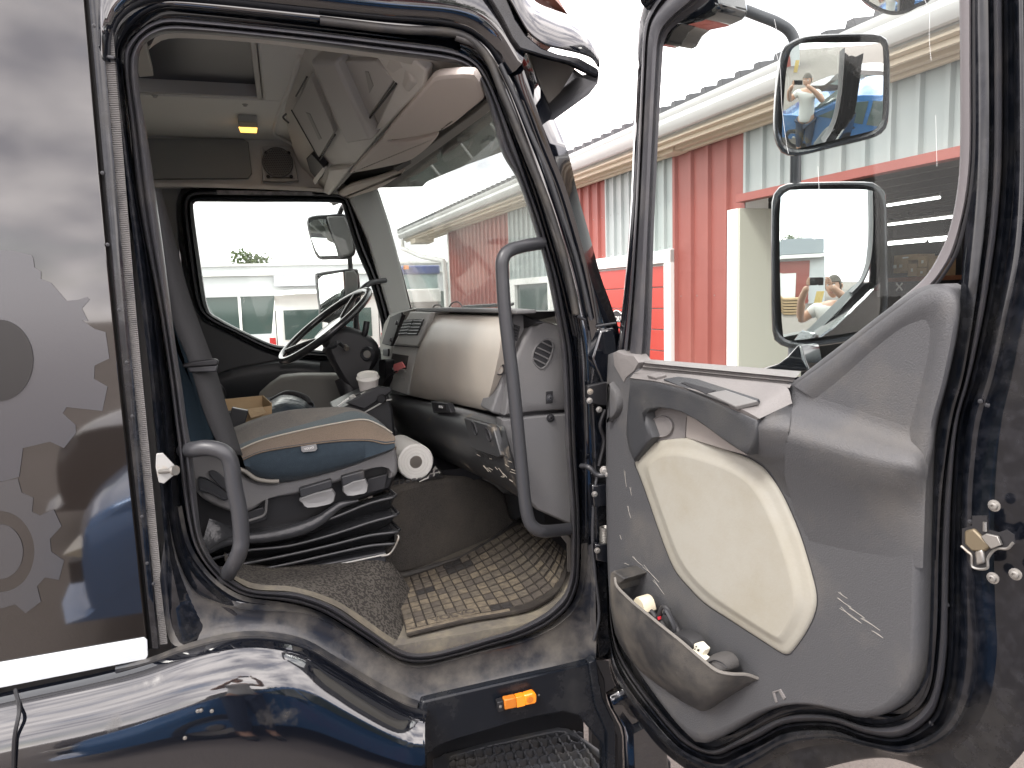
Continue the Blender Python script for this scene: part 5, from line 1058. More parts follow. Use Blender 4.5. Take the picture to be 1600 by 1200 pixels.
# ================================================================== LOOSE THINGS IN THE CAB
# driver's seat (part of lorry) under the box and jacket
slab('driver_seat',[(250,655),(340,648),(480,640),(500,650),(500,760),(250,760)],PY(1.2),.5,FABN,T,bev=.03)
bxp=at(392,650,PY(1.05)); cb_=empty('cardboard_tray',(bxp.x,bxp.y+.1,bxp.z-.02),'open cardboard box on the driver seat behind the passenger cushion','box')
p_=PY(1.30); slab('box_side',[(348,624),(410,618),(412,640),(352,650)],p_,.004,CARD,cb_,bev=0)
slabw('box_side',[at(410,618,p_),at(423,630,PY(1.10)),at(423,648,PY(1.10)),at(410,640,p_)],(.004,0,0),CARD,cb_,bev=0); slab('box_side',[(384,642),(423,634),(423,660),(384,664)],PY(1.08),.004,CARD,cb_,bev=0)
slabw('box_flap',[at(386,640,PY(1.08)),at(410,637,PY(1.08)),at(417,646,PY(1.0)),at(392,654,PY(1.0))],(0,0,.003),CARD,cb_,bev=0)
slabw('box_side',[at(348,624,p_),at(358,650,PY(1.08)),at(358,664,PY(1.08)),at(348,640,p_)],(-.004,0,0),CARD,cb_,bev=0)
o=slab('black_notebook',[(362,637),(388,642),(383,662),(366,670),(358,655)],PY(.98),.03,PLD,None,bev=.003); tag(o,'black folder leaning on the cardboard box beside the seat belt','folder')
jk=[cv([(420,628),(440,617),(462,618),(478,626),(486,640)],1.5),cv([(415,632),(438,622),(460,622),(480,630),(488,644)],1.3),cv([(418,640),(440,628),(462,630),(476,636),(486,646)],1.2),cv([(418,650),(440,646),(462,646),(476,648),(486,656)],1.12)]
o=loft('jacket',jk,mat('jacket_nylon',(.03,.042,.055),.32,mottle=(9,(.06,.075,.085),.45,.6),bump=(18,.5,.02)),None,n=30); solid(o,.02); tag(o,'dark folded jacket lying on the driver seat next to the cardboard box','jacket')
o=tube('jacket_collar',[at(424,628,PY(1.5)),at(450,616,PY(1.5)),at(475,622,PY(1.45)),at(484,634,PY(1.4))],.018,BLK,o,seg=8)
# cup
cc_=at(577,617,PY(1.22)); cup=empty('coffee_cup',cc_,'white paper coffee cup with a lid standing on the centre console','cup')
ax=Vector((-.05,-.28,1)).normalized(); K=mat('cup_paper',(.66,.63,.60),.6); 
cyl('cup_body',cc_-ax*.02,cc_+ax*.075,.032,.043,K,cup,seg=28); cyl('cup_lid',cc_+ax*.073,cc_+ax*.092,.046,.04,PAPER,cup,seg=28,prof=[(0,.046),(.3,.047),(.45,.044),(1,.042),(1,.036),(.75,.034)])
# kitchen roll on the tunnel
rf=at(650,723,PY(.66)); rf2=rf
rp=Vector(rf); d=Vector((-.10,.98,-.02)).normalized(); rollr=.062; rp.z=1.19+rollr; rp=at(650,722,PZ(1.19+rollr)); 
roll=empty('paper_roll',(rp.x,rp.y,1.19),'white kitchen paper roll lying on the tunnel beside the seat','paper roll')
sg=40; v=[];f=[]
u_=d.cross(Vector((0,0,1))).normalized(); w_=u_.cross(d)
prf=[(0,.022),(0,.058),(.004,rollr),(.11,rollr+.001),(.22,rollr),(.225,.058),(.225,.022),(0,.022)]
for h,r in prf:
    for j in range(sg):
        a=2*math.pi*j/sg; v.append(rp+d*h+(u_*math.cos(a)+w_*math.sin(a))*r)
for i in range(len(prf)-1):
    for j in range(sg): j2=(j+1)%sg; f.append((i*sg+j,i*sg+j2,(i+1)*sg+j2,(i+1)*sg+j))
mk('paper_wound',v,f,PAPER,roll); 
for r in (.032,.042,.052): tube('paper_layer',[rp-d*.0006+(u_*math.cos(a)+w_*math.sin(a))*r for a in [2*math.pi*i/36 for i in range(36)]],.0006,mat('layer_line',(.68,.66,.61),.9) if 'layer_line' not in MATS else MATS['layer_line'],roll,seg=4,sm=False,closed=True)
cyl('cardboard_core',rp-d*-.001,rp+d*.22,.0225,.0225,mat('grey_core',(.30,.27,.24),.9),roll,seg=28,prof=[(0,.0225),(1,.0225),(1,.020),(0,.020)])
slab('paper_end',[(655,752),(668,745),(680,728),(688,738),(680,742)],PZ(1.196),.003,PAPER,roll,bev=0)
# pink tag on a cable in the slot
pk=slab('pink_tag',[(615,569),(627,565),(632,574),(622,578),(618,583),(614,574)],df(.04),.006,mat('pink_plastic',(.72,.20,.20),.5),None,bev=.001); tag(pk,'small pink tag on a black cable stuck in the dashboard slot','tag')
tube('tag_cable',[at(620,580,df(.045)),at(608,586,df(.06)),at(600,596,df(.06)),at(594,606,df(.05)),at(592,610,df(.04))],.0035,BLK,pk,seg=6); tube('tag_cable',[at(618,581,df(.045)),at(612,590,df(.03)),at(609,602,df(.02))],.002,BLK,pk,seg=6)
# ================================================================== RUBBER FLOOR MAT with single blocks
MZ=.912
zz=lambda a,b:(600+a/5.333,860+b/5.333)
MB=smooth_pts([(*zz(190,690),0),(*zz(400,640),0),(*zz(700,570),0),(*zz(1000,520),0),(*zz(1200,478),0),(*zz(1330,420),0),(*zz(1450,330),0),(*zz(1520,190),0),(*zz(1540,40),0),(*zz(1540,-90),0)],False,8)
MT=smooth_pts([(*zz(75,250),0),(*zz(220,205),0),(*zz(420,140),0),(*zz(620,50),0),(*zz(780,-40),0),(*zz(880,-100),0),(*zz(980,-160),0),(*zz(1090,-225),0),(*zz(1200,-235),0),(*zz(1330,-215),0)],False,8)
pz=PZ(MZ); MBw=resample(MB,101); MTw=resample(MT,101)
def mg(u,v): 
    a=MBw[min(100,int(u*100))].lerp(MBw[min(100,int(u*100)+1)],u*100%1); b=MTw[min(100,int(u*100))].lerp(MTw[min(100,int(u*100)+1)],u*100%1); q=a.lerp(b,v); return at(q.x,q.y,pz)
matp=at(740,920,pz); fmat=empty('floor_mat',(matp.x,matp.y,.9),'sandy black rubber floor mat with square blocks in the passenger footwell','mat')
edge=[mg(u/30,0) for u in range(31)]+[mg(1,v/6) for v in range(1,7)]+[mg(1-u/30,1) for u in range(1,31)]+[mg(0,1-v/6) for v in range(1,6)]
mb_=slabw('mat_sheet',edge,(0,0,-.012),mat('mat_groove',(.022,.018,.015),.85,dirt=(20,(.05,.042,.032),.45,.8)),fmat,bev=.003)
TM=[mat('mat_block_%s'%n,c,.85,bump=(130,.5,.004),mottle=(45,c2,.35,.65)) for n,c,c2 in (('sandy',(.155,.128,.09),(.085,.07,.053)),('dusty',(.115,.097,.073),(.066,.056,.045)),('brown',(.085,.072,.057),(.06,.05,.042)),('clean',(.018,.016,.016),(.03,.027,.025)))]
rnd=random.Random(11); NU,NV=19,10
for i in range(NU):
    for j in range(NV):
        if j==0 and 2<=i<=6: continue
        g=.10; u0,u1=(i+.07)/NU,(i+.93)/NU; v0,v1=.05+(j+.13)*.92/NV,.05+(j+.87)*.92/NV
        cs_=[mg(u0,v0),mg(u1,v0),mg(u1,v1),mg(u0,v1)]; ctr=sum(cs_,Vector())/4
        clean=(i,j) in ((8,0),(9,0),(2,6),(3,6),(6,8),(7,8),(7,9),(8,8),(6,9))
        h=.0042 if not clean else .003
        top=[ctr+(c-ctr)*.86+Vector((0,0,h)) for c in cs_]; mid_=[c+Vector((0,0,h*.55)) for c in cs_]; low_=[c-Vector((0,0,.002)) for c in cs_]
        inn_=[ctr+(c-ctr)*.55+Vector((0,0,h-.0012)) for c in cs_]
        v=low_+mid_+top+inn_; f=[]
        for r in range(3):
            for k in range(4): f.append((r*4+k,r*4+(k+1)%4,(r+1)*4+(k+1)%4,(r+1)*4+k))
        f.append((12,13,14,15))
        far=j/NV; m=TM[3] if clean else (TM[0] if rnd.random()<.62-.45*far-(.25 if i>11 else 0) else (TM[1] if rnd.random()<.6 else TM[2]))
        mk('mat_block',v,f,m,fmat,True,30)
for vv in (.018,.034): tube('mat_rib',[mg(u/20,vv) for u in range(0,11)],.003,TM[0],fmat,seg=6,sm=False)
a,b=mg(2.3/NU,.095),mg(6.7/NU,.095); up_=mg(4/NU,.14)-mg(4/NU,.06)
lp=slabw('letter_plate',[mg(2.1/NU,.055),mg(6.9/NU,.055),mg(6.9/NU,.137),mg(2.1/NU,.137)],(0,0,.004),TM[0],fmat,bev=.001)
text('raised_letters','VOLVO',(a+b)/2+Vector((0,0,.0048)),b-a,up_,.040,TM[2],fmat,.0015)
# ================================================================== OPEN PASSENGER DOOR (a part of the lorry, its pieces sub-parts)
def dc(pts,off,k=4): return [at(q.x,q.y,dpl(off)) for q in smooth_pts([(a,b,0) for a,b in pts],False,k)]
K0=[(1516,-60),(1517,100),(1517,230),(1512,320),(1505,400),(1500,470),(1497,520),(1480,600),(1463,680),(1457,800),(1455,900),(1452,1000),(1448,1045),(1438,1080),(1417,1103),(1390,1116),(1355,1120),(1320,1107),(1285,1099),(1250,1099),(1215,1107),(1180,1125),(1145,1146),(1110,1162),(1080,1145),(1035,1095),(985,1025),(962,975),(958,900)]
K1=[(1546,-60),(1548,100),(1548,250),(1543,340),(1535,410),(1524,490),(1507,590),(1488,660),(1474,760),(1468,860),(1466,960),(1462,1020),(1455,1072),(1440,1102),(1410,1125),(1360,1132),(1306,1116),(1257,1111),(1220,1117),(1187,1132),(1150,1154),(1112,1170),(1076,1154),(1030,1104),(980,1034),(958,980),(954,900)]
K2=[(1566,-60),(1567,100),(1566,250),(1560,340),(1551,410),(1538,490),(1516,590),(1497,660),(1488,760),(1484,860),(1482,960),(1480,1020),(1472,1075),(1455,1120),(1408,1152),(1355,1147),(1306,1130),(1257,1128),(1220,1134),(1187,1152),(1150,1168),(1116,1180),(1070,1162),(1024,1112),(974,1042),(955,985),(951,900)]
K3=[(1582,-60),(1584,100),(1584,250),(1579,340),(1571,410),(1556,490),(1533,590),(1510,660),(1502,760),(1500,860),(1499,960),(1497,1020),(1490,1082),(1468,1135),(1412,1164),(1355,1158),(1306,1141),(1257,1139),(1220,1146),(1187,1163),(1152,1180),(1120,1192),(1066,1170),(1018,1120),(968,1050),(953,990),(949,900)]
K4=[(1602,-60),(1604,100),(1605,250),(1603,340),(1596,410),(1578,490),(1556,590),(1536,660),(1524,760),(1522,860),(1526,960),(1530,1010),(1520,1085),(1486,1145),(1420,1176),(1355,1166),(1306,1154),(1257,1156),(1220,1166),(1190,1184),(1160,1200),(1132,1210),(1060,1178),(1012,1128),(962,1058),(951,995),(947,900)]
K5=[(1660,-60),(1664,100),(1668,250),(1668,340),(1666,410),(1660,490),(1655,590),(1650,660),(1648,760),(1646,860),(1644,960),(1640,1060),(1610,1160),(1530,1230),(1442,1200),(1390,1185),(1340,1188),(1290,1200),(1240,1216),(1210,1232),(1180,1246),(1150,1250),(1050,1186),(1004,1136),(958,1064),(949,1000),(945,900)]
def jit(P): return P
K12=[lerp(a,b,.5) for a,b in zip(K1,K2)]
def kc(K,o): return resample(dc(K,o),200)
def kmix(A,B,t,o): return kc([lerp(a,b,t) for a,b in zip(A,B)],o)
DOORP=loft('passenger_door',[kc(K0,-.01),kc(K0,.004),kmix(K0,K1,.5,.006),kmix(K0,K1,.9,.004),kc(K1,-.012),kmix(K1,K2,.3,-.012)],PAINTD,T,ang=60)
loft('door_inner_seal',[kmix(K1,K2,.25,-.015),kmix(K1,K2,.35,.012),kmix(K1,K2,.6,.022),kmix(K1,K2,.85,.012),kmix(K1,K2,1.0,-.01)],RUB,DOORP,ang=60)
loft('door_flange',[kmix(K1,K2,.95,-.012),kmix(K2,K3,.2,.004),kmix(K2,K3,.45,.008),kmix(K2,K3,.7,-.008),kc(K3,-.012),kmix(K3,K4,.15,.0),kmix(K3,K4,.5,.003),kmix(K3,K4,.8,.002),kc(K4,.006),kmix(K4,K5,.1,-.01),kmix(K4,K5,.25,-.022),kmix(K4,K5,.9,-.026),kc(K5,-.03),kc(K5,-.085)],PAINTD,DOORP,ang=40)
for i,t in ((0,.35),(1,.7)): pass
# outer skin behind
sk=[(955,560),(985,300),(1000,40),(1020,-60),(1660,-60),(1668,340),(1650,660),(1640,1060),(1600,1160),(1530,1225),(1442,1198),(1390,1183),(1340,1186),(1290,1198),(1210,1230),(1150,1246),(1050,1182),(1000,1130),(958,1060),(948,900)]
slab('outer_skin',[(950,566),(1250,590),(1320,560),(1480,450),(1560,400),(1668,340),(1650,660),(1640,1060),(1600,1160),(1530,1225),(1442,1198),(1390,1183),(1340,1186),(1290,1198),(1210,1230),(1150,1246),(1050,1182),(1000,1130),(958,1060),(948,900)],dpl(-.085),.012,PAINT,DOORP,bev=0)
slab('inner_cavity',[(965,575),(1235,598),(1350,540),(1470,470),(1500,480),(1460,700),(1450,1040),(1390,1110),(1250,1095),(1110,1155),(965,980)],dpl(-.02),.05,BLK,DOORP,bev=0)
# front window post
V0=[(1026,-40),(1010,-12),(1003,12),(997,47),(993,140),(986,303),(978,420),(970,500),(963,556)]
V9=[(1150,-40),(1108,0),(1062,34),(1040,60),(1034,110),(1023,327),(1020,420),(1018,500),(1015,562)]
def vm(t,o): return dc([lerp(a,b,t) for a,b in zip(V0,V9)],o)
loft('window_post',[vm(0,-.08),vm(0,-.02),vm(.06,.0),vm(.2,.004)],PAINT,DOORP,ang=60)
loft('post_seal',[vm(.2,.0),vm(.24,.014),vm(.30,.016),vm(.34,.0),vm(.37,.0),vm(.42,.02),vm(.60,.024),vm(.74,.018),vm(.78,.004),vm(.84,.002),vm(.88,-.004),vm(1.0,-.01),vm(1.0,-.05)],RUB,DOORP,ang=50)
# rear window channel
ch=[(1498,-60),(1500,100),(1500,233),(1495,300),(1483,360),(1465,402),(1446,432),(1425,452),(1395,476)]; co_=[(1518,-60),(1518,100),(1518,230),(1512,300),(1502,350),(1489,395),(1470,428),(1452,450),(1425,480)]
loft('window_channel',[dc(ch,-.045),dc(ch,.0),dc([lerp(a,b,.15) for a,b in zip(ch,co_)],.006),dc([lerp(a,b,.8) for a,b in zip(ch,co_)],.008),dc(co_,.002),dc(co_,-.02)],mat('channel_grey',(.15,.14,.145),.5,bump=(300,.2,.002)),DOORP,ang=60)
tube('window_channel_edge',[p for p in dc([(a+5,b) for a,b in co_],.003)],.003,BLK,DOORP,seg=6,sm=False)
tube('frame_top',[DH+DU*.20+Vector((0,0,2.47)),DH+DU*.45+Vector((0,0,2.50)),DH+DU*.85+Vector((0,0,2.48)),DH+DU*.97+Vector((0,0,2.40))],.03,PAINT,DOORP,seg=10)
gl_=[(1034,110),(1040,60),(1062,34),(1108,0),(1150,-60),(1500,-60),(1502,233),(1497,300),(1485,360),(1467,402),(1446,434),(1400,478),(1340,540),(1250,588),(1015,564),(1020,420),(1023,327)]
slab('door_window_glass',gl_,dpl(-.035),.004,DGLASS,DOORP,bev=0)
SCR=mat('glass_scratch',(.8,.82,.82),.6)
for P_ in ([(1212,80),(1219,110),(1222,170),(1229,225),(1232,240)],[(1210,30),(1214,50)],[(1445,0),(1452,20),(1452,60),(1455,95)],[(1462,180),(1464,260)],[(1278,260),(1280,300)]): tube('glass_scratch',[at(a,b,dpl(-.034)) for a,b in P_],.0003,SCR,DOORP,seg=4)
# main trim
TO=[(960,552),(968,548),(980,553),(1000,560),(1008,572),(1100,582),(1235,600),(1262,585),(1300,556),(1345,522),(1400,480),(1432,457),(1455,445),(1478,443),(1494,450),(1503,470),(1500,510),(1482,598),(1466,655),(1460,720),(1457,800),(1455,900),(1452,1000),(1447,1045),(1436,1078),(1415,1100),(1388,1113),(1355,1117),(1320,1105),(1285,1097),(1250,1097),(1215,1105),(1180,1123),(1145,1144),(1112,1158),(1098,1156),(1062,1120),(1012,1052),(978,1000),(962,940),(957,800),(957,650)]
trim=pad('door_trim',TO,dpl(0),TRIM,[(0,-.03),(0,.012),(2,.024),(5,.031),(10,.035)],DOORP,sm=True,k=3,ang=60)
fo=[(1236,600),(1300,555),(1345,521),(1400,479),(1440,452),(1478,444),(1500,462),(1499,510),(1481,598),(1465,655),(1460,700),(1452,735)]; fi=[(1270,622),(1320,582),(1362,545),(1405,512),(1436,497),(1450,497),(1457,510),(1455,545),(1443,600),(1430,650),(1420,690),(1424,728)]
def fm_(t,o): return dc([lerp(a,b,t) for a,b in zip(fo,fi)],o)
loft('trim_border',[fm_(.06,.026),fm_(.12,.036),fm_(.25,.042),fm_(.6,.043),fm_(.85,.039),fm_(1.15,.034)],TRIM,DOORP,ang=70)
SHR=[([(1236,604),(1300,622),(1380,648),(1430,664),(1450,672)],[.034]*5),([(1238,628),(1300,646),(1380,674),(1424,690),(1448,700)],[.038,.038,.038,.038,.036]),
     ([(1233,668),(1300,687),(1380,710),(1428,720),(1450,724)],[.088,.086,.082,.070,.036]),([(1230,682),(1300,700),(1380,722),(1430,732),(1450,738)],[.096,.094,.088,.072,.036]),
     ([(1226,700),(1300,720),(1380,742),(1430,750),(1447,752)],[.09,.088,.082,.062,.035]),([(1226,745),(1300,765),(1380,782),(1428,790),(1445,792)],[.066,.064,.056,.041,.0345]),([(1240,792),(1300,808),(1380,822),(1426,830),(1444,832)],[.047,.046,.042,.037,.0345]),([(1268,852),(1310,862),(1380,878),(1428,886),(1442,888)],[.0335]*5)]
rows=[]
for P_,O_ in SHR:
    q=smooth_pts([(a,b,0) for a,b in P_],False,8); q2=smooth_pts([(o,0,0) for o in O_],False,8); rows.append([at(a.x,a.y,dpl(b.x)) for a,b in zip(q,q2)])
fr=[]
for i in range(len(rows)-1):
    for t in (0,.5): fr.append([a.lerp(b,t) for a,b in zip(rows[i],rows[i+1])])
fr.append(rows[-1])
# left side of the shoulder closes onto the armrest
lf=[[Vector(r[0])-DU*.0 for r in fr],[at(1205,640+i*12,dpl(.03)) for i in range(len(fr))]]
loft('trim_shoulder',fr,TRIM,DOORP,ang=80)
sl_=[(1185,655),(1238,632),(1233,668),(1230,682),(1226,700),(1222,745),(1220,800),(1199,735),(1168,712),(1180,690)]
L_a=[(1184,657),(1183,668),(1181,682),(1177,697),(1169,711),(1187,721),(1204,737),(1217,756),(1229,776)]
L_b=[(1238,630),(1234,664),(1231,680),(1227,697),(1226,712),(1226,726),(1227,742),(1231,758),(1236,780)]
oa=[.10,.105,.10,.09,.07,.06,.05,.04,.034]; ob=[.04,.086,.096,.091,.082,.07,.058,.044,.034]
def var(P_,O_): 
    q=smooth_pts([(a,b,0) for a,b in P_],False,5); q2=smooth_pts([(o,0,0) for o in O_],False,5); return [at(a.x,a.y,dpl(b.x)) for a,b in zip(q,q2)]
loft('trim_shoulder',[var(L_a,oa),var([lerp(a,b,.5) for a,b in zip(L_a,L_b)],[max(x,y) for x,y in zip(oa,ob)]),var(L_b,ob)],TRIM,DOORP,ang=80)
# window sill with grooves
rr_=[((1010,561),(1252,580),-.02),((1008,564),(1247,586),.02),((1007,567),(1243,590),.034),((1006,569),(1241,592),.024),((1005,571),(1240,594),.024),((1004,573),(1239,596),.037),((1003,575),(1238,598),.029),((1001,577),(1237,600),.029),((999,579),(1236,602),.043),((990,583),(1234,606),.047)]
loft('window_sill',[[at(*lerp(a,b,k/10),dpl(o)) for k in range(11)] for a,b,o in rr_],TRIML,DOORP,ang=50)
pad('trim_corner',[(960,551),(967,547),(979,552),(995,554),(1004,566),(996,580),(984,590),(978,600),(962,572)],dpl(.03),TRIML,[(0,-.03),(0,.0),(2,.008),(5,.010)],DOORP,sm=False)
# armrest
bk=[(990,584),(1060,584),(1130,591),(1190,598),(1228,604),(1238,630)]; fe_=[(984,591),(1030,598),(1080,611),(1130,631),(1160,645),(1183,656)]
ofb=[.046,.046,.046,.046,.047,.05]; off_=[.062,.075,.092,.105,.109,.112]
arm=loft('armrest_top',[var(bk,ofb),var([lerp(a,b,.5) for a,b in zip(bk,fe_)],[.054,.0605,.069,.0755,.078,.080]),var([lerp(a,b,.93) for a,b in zip(bk,fe_)],off_),var(fe_,[o-.003 for o in off_]),var([(a-1,b+3) for a,b in fe_],[o-.008 for o in off_])],TRIML,DOORP,ang=70)
AT=P3(at(1060,584,dpl(.046)),at(1190,598,dpl(.046)),at(1130,631,dpl(.105)))
def atp(o): return Pl(AT.p+AT.n*o,AT.n)
slab('pull_recess',[(1036,592),(1060,588),(1090,592),(1186,623),(1180,628),(1150,636),(1104,618),(1062,603)],atp(.006),.008,TRIMD,DOORP,bev=.001)
slab('recess_bottom',[(1064,598),(1070,597),(1118,610),(1103,615)],atp(.0075),.003,BLK,DOORP,bev=0)
slab('switch_plate',[(1104,614),(1134,609),(1184,626),(1148,635)],atp(.0085),.010,mat('switch_plate_grey',(.15,.148,.144),.4),DOORP,bev=.002)
slab('lock_button',[(1010,586),(1028,581),(1041,585),(1024,590)],atp(.006),.02,TRIML,DOORP,bev=.002)
FAP=P3(at(984,650,dpl(.058)),at(1181,690,dpl(.108)),at(984,592,dpl(.062)))
fas=[(984,591),(1030,598),(1080,611),(1130,631),(1183,656),(1182,675),(1177,694),(1168,712),(1150,702),(1128,687),(1104,669),(1085,656),(1065,645),(1048,640),(1030,638),(1012,641),(1007,646),(1010,660),(1018,684),(1010,694),(990,722),(982,705),(977,680),(978,650),(981,615)]
pad('armrest_fascia',fas,FAP,TRIMD,[(0,-.05),(0,-.006),(1.2,-.001),(3,.001)],DOORP,sm=False,ang=50)
pad('handle_recess',[(1004,640),(1040,634),(1078,648),(1073,652),(1071,684),(1018,690),(1008,665)],dpl(.036),TRIML,[(0,-.01),(0,.002)],DOORP,sm=False)
pad('door_pull_cup',[(1036+17*math.cos(a*math.pi/8),666+17*math.sin(a*math.pi/8)) for a in range(16)],dpl(.039),TRIML,[(0,.0),(0,.006),(1,.007),(2.5,.004)],DOORP)
slab('recess_wedge',[(1073,648),(1090,655),(1168,712),(1130,702),(1071,684)],P3(at(1072,666,dpl(.036)),at(1168,712,dpl(.075)),at(1090,655,dpl(.045))),.03,mat('wedge_beige',(.29,.265,.245),.5,bump=(300,.3,.002)),DOORP,bev=.002)
pad('door_tweeter',[(957,600),(964,602),(971,614),(974,632),(970,646),(962,654),(957,655)],dpl(.034),TRIM,[(0,-.01),(0,.006),(2,.016),(4,.018)],DOORP)
# cream insert
CR=[(994,722),(1010,704),(1028,689),(1050,685),(1075,684),(1110,694),(1140,704),(1167,714),(1185,724),(1201,738),(1225,775),(1250,832),(1268,890),(1277,930),(1274,958),(1260,988),(1240,1016),(1232,1022),(1222,1019),(1192,1000),(1147,971),(1104,943),(1079,918),(1056,890),(1036,842),(1012,773),(1000,740)]
CRs=smooth_pts([(a,b,0) for a,b in CR],True,4)
pad('cream_insert',CR,dpl(.033),CREAM,[(0,-.01),(0,.002),(1.5,.006),(5,.009),(10,.010),(15,.0125),(20,.018),(24,.0205)],DOORP,k=4,ang=80)
pad('insert_shadow_gap',CR,dpl(.0335),BLK,[(-2,.0),(-1.5,.002),(1,.001)],DOORP,k=4,cap=False)
# pocket
RA=[(954,897),(960,906),(964,920),(988,944),(1010,962),(1033,981),(1062,1004),(1090,1028),(1118,1050),(1141,1056),(1165,1057),(1183,1063)]; RB=[(953,935),(957,970),(963,994),(978,1022),(999,1047),(1020,1064),(1039,1078),(1062,1094),(1084,1106),(1102,1111),(1140,1089),(1183,1063)]
PO=[.10,.105,.115,.12,.125,.125,.12,.115,.105,.09,.06,.036]
def pk_(t,k,d=(0,0)): return var([(lerp(a,b,t)[0]+d[0],lerp(a,b,t)[1]+d[1]) for a,b in zip(RA,RB)],[max(.02,o*k) for o in PO])
pocket=loft('door_pocket',[pk_(0,.25,(6,-1)),pk_(0,.85,(4,-3)),pk_(0,.92,(3,-4)),pk_(0,.98,(1.5,-3)),pk_(0,1.03),pk_(.06,1.02),pk_(.3,1.06),pk_(.6,1.0),pk_(.85,.78),pk_(.96,.55),pk_(1.0,.3)],POCKM,DOORP,ang=70)
slab('pocket_lip',[(954,895),(958,892),(976,904),(973,908),(966,913),(965,924),(958,915)],dpl(.105),.075,POCKM,DOORP,bev=.003)
tube('pocket_rim',var([(a+1,b-3) for a,b in RA[1:]],PO[1:]),.0035,mat('worn_rim',(.17,.16,.145),.5),DOORP,seg=6,sm=False)
for q,dp in (([(1206,1081),(1219,1077),(1227,1091),(1224,1094),(1216,1080),(1207,1084)],.038),([(1206,1081),(1209,1080),(1214,1098),(1211,1098)],.038)): slab('trim_clip',q,dpl(dp),.01,TRIML,DOORP,bev=.001)
rnd=random.Random(3); SCM=mat('trim_scuff',(.21,.20,.18),.8)
for x,y,l,dy in [(1308,935,22,14),(1312,950,34,24),(1325,948,26,18),(1345,965,30,20),(1310,925,14,10),(1362,985,18,12),(975,735,4,26),(984,760,3,14),(988,870,16,14),(1004,884,26,26),(1020,905,18,24),(975,880,8,3),(980,790,6,20),(1066,1000,2,18),(1074,985,-4,40),(968,835,3,8)]:
    for k in range(2): tube('scuff_mark',[at(x+k*2,y+rnd.uniform(-2,2),dpl(.0352)),at(x+l*.5,y+dy*.5+rnd.uniform(-1,1),dpl(.0356)),at(x+l,y+dy,dpl(.0352))],.0007,SCM,DOORP,seg=4)
# latch in the door edge
LP=dpl(-.012)
slab('latch_hole',[(1503,826),(1519,822),(1519,806),(1542,806),(1544,828),(1560,832),(1572,828),(1584,836),(1585,850),(1574,858),(1556,858),(1543,872),(1543,888),(1520,888),(1516,866),(1503,854)],dpl(.0085),.003,BLK,DOORP,bev=0)
BR_=mat('brass_latch',(.16,.13,.085),.45,metal=.4)
slab('latch_claw',[(1506,830),(1520,826),(1540,846),(1550,852),(1538,862),(1518,862),(1506,850)],dpl(.014),.01,BR_,DOORP,bev=.003); slab('latch_claw',[(1522,862),(1534,858),(1538,880),(1524,884)],dpl(.015),.01,STEEL,DOORP,bev=.003)
slab('latch_lever',[(1532,838),(1540,834),(1558,838),(1564,852),(1548,858),(1538,846)],dpl(.016),.006,STEEL,DOORP,bev=.001)
tube('latch_edge',[at(a,b,dpl(.010)) for a,b in ((1502,853),(1512,862),(1518,868),(1520,886),(1542,888),(1544,872),(1556,858),(1574,857),(1583,848))],.0022,STEEL,DOORP,seg=6); tube('latch_pin',[at(1539,816,dpl(.012)),at(1539,830,dpl(.012))],.003,STEEL,DOORP,seg=6)
for x,y in ((1554,790),(1552,903),(1587,897)): bolt('latch_bolt',at(x,y,dpl(.007)),DN,.006,STEEL,DOORP)
for x,y in ((1543,633),(1532,627),(1516,815),(1455,1130),(1480,945)): bolt('edge_rivet',at(x,y,dpl(.004)),DN,.0025,BLKG,DOORP)
# ---------------- mirrors on the outside of the door
def mirror(name,outl,glass,c_px,cam_px,off,R_c,m,k=3,dep=.07):
    """housing and convex glass on a plane of its own, turned the way the photograph shows"""
    c=at(*c_px,dpl(off)); base=Pl(c,(CAM-c)); q=at(*cam_px,base); n=(CAM-q).normalized()-(q-c)/R_c; pl=Pl(c,n)
    par=pad(name,outl,pl,m,[(20,-dep-.02),(8,-dep),(1,-dep*.7),(-1,-.02),(-1,.002),(1,.008),(4,.008),(7,.0)],T,k=k,cap=False)
    bk=pad('mirror_back',outl,pl,m,[(8,-dep),(20,-dep-.02)],par,k=k)
    P_=[at(a.x,a.y,pl) for a in smooth_pts([(a,b,0) for a,b in glass],True,k)]; n=pl.n; N_=len(P_); v=[];f=[]
    rs=[1,.95,.88,.8,.7,.6,.5,.4,.3,.2,.1]
    for s in rs:
        for p in P_: w_=(p-c)*s; v.append(c+w_-n*(w_.length_squared/(2*R_c))+n*.012)
    for i in range(len(rs)-1):
        for j in range(N_): j2=(j+1)%N_; f.append((i*N_+j,i*N_+j2,(i+1)*N_+j2,(i+1)*N_+j))
    f.append(tuple(range((len(rs)-1)*N_,len(rs)*N_)))
    mk('mirror_glass',v,f,MIRR,par,True,179); return par
MH=mat('mirror_housing_black',(.012,.013,.016),.2,coat=.3,bump=(40,.02,.002))
MO=-.27
h1=[(1223,80),(1237,66),(1260,57),(1300,54),(1360,53),(1381,59),(1388,74),(1389,130),(1387,187),(1376,208),(1350,218),(1300,230),(1260,240),(1238,243),(1221,237),(1212,217),(1210,190),(1214,133)]
mirror('upper_mirror',h1,[(1240,74),(1262,67),(1310,67),(1371,67),(1379,76),(1379,130),(1378,187),(1370,201),(1347,208),(1300,219),(1243,233),(1231,230),(1222,215),(1225,150),(1230,100)],(1302,140),(1244,130),MO,.66,MH)
h2=[(1206,330),(1210,303),(1226,289),(1260,286),(1353,285),(1374,292),(1384,310),(1386,400),(1387,480),(1376,512),(1320,534),(1240,543),(1220,538),(1208,520),(1206,430)]
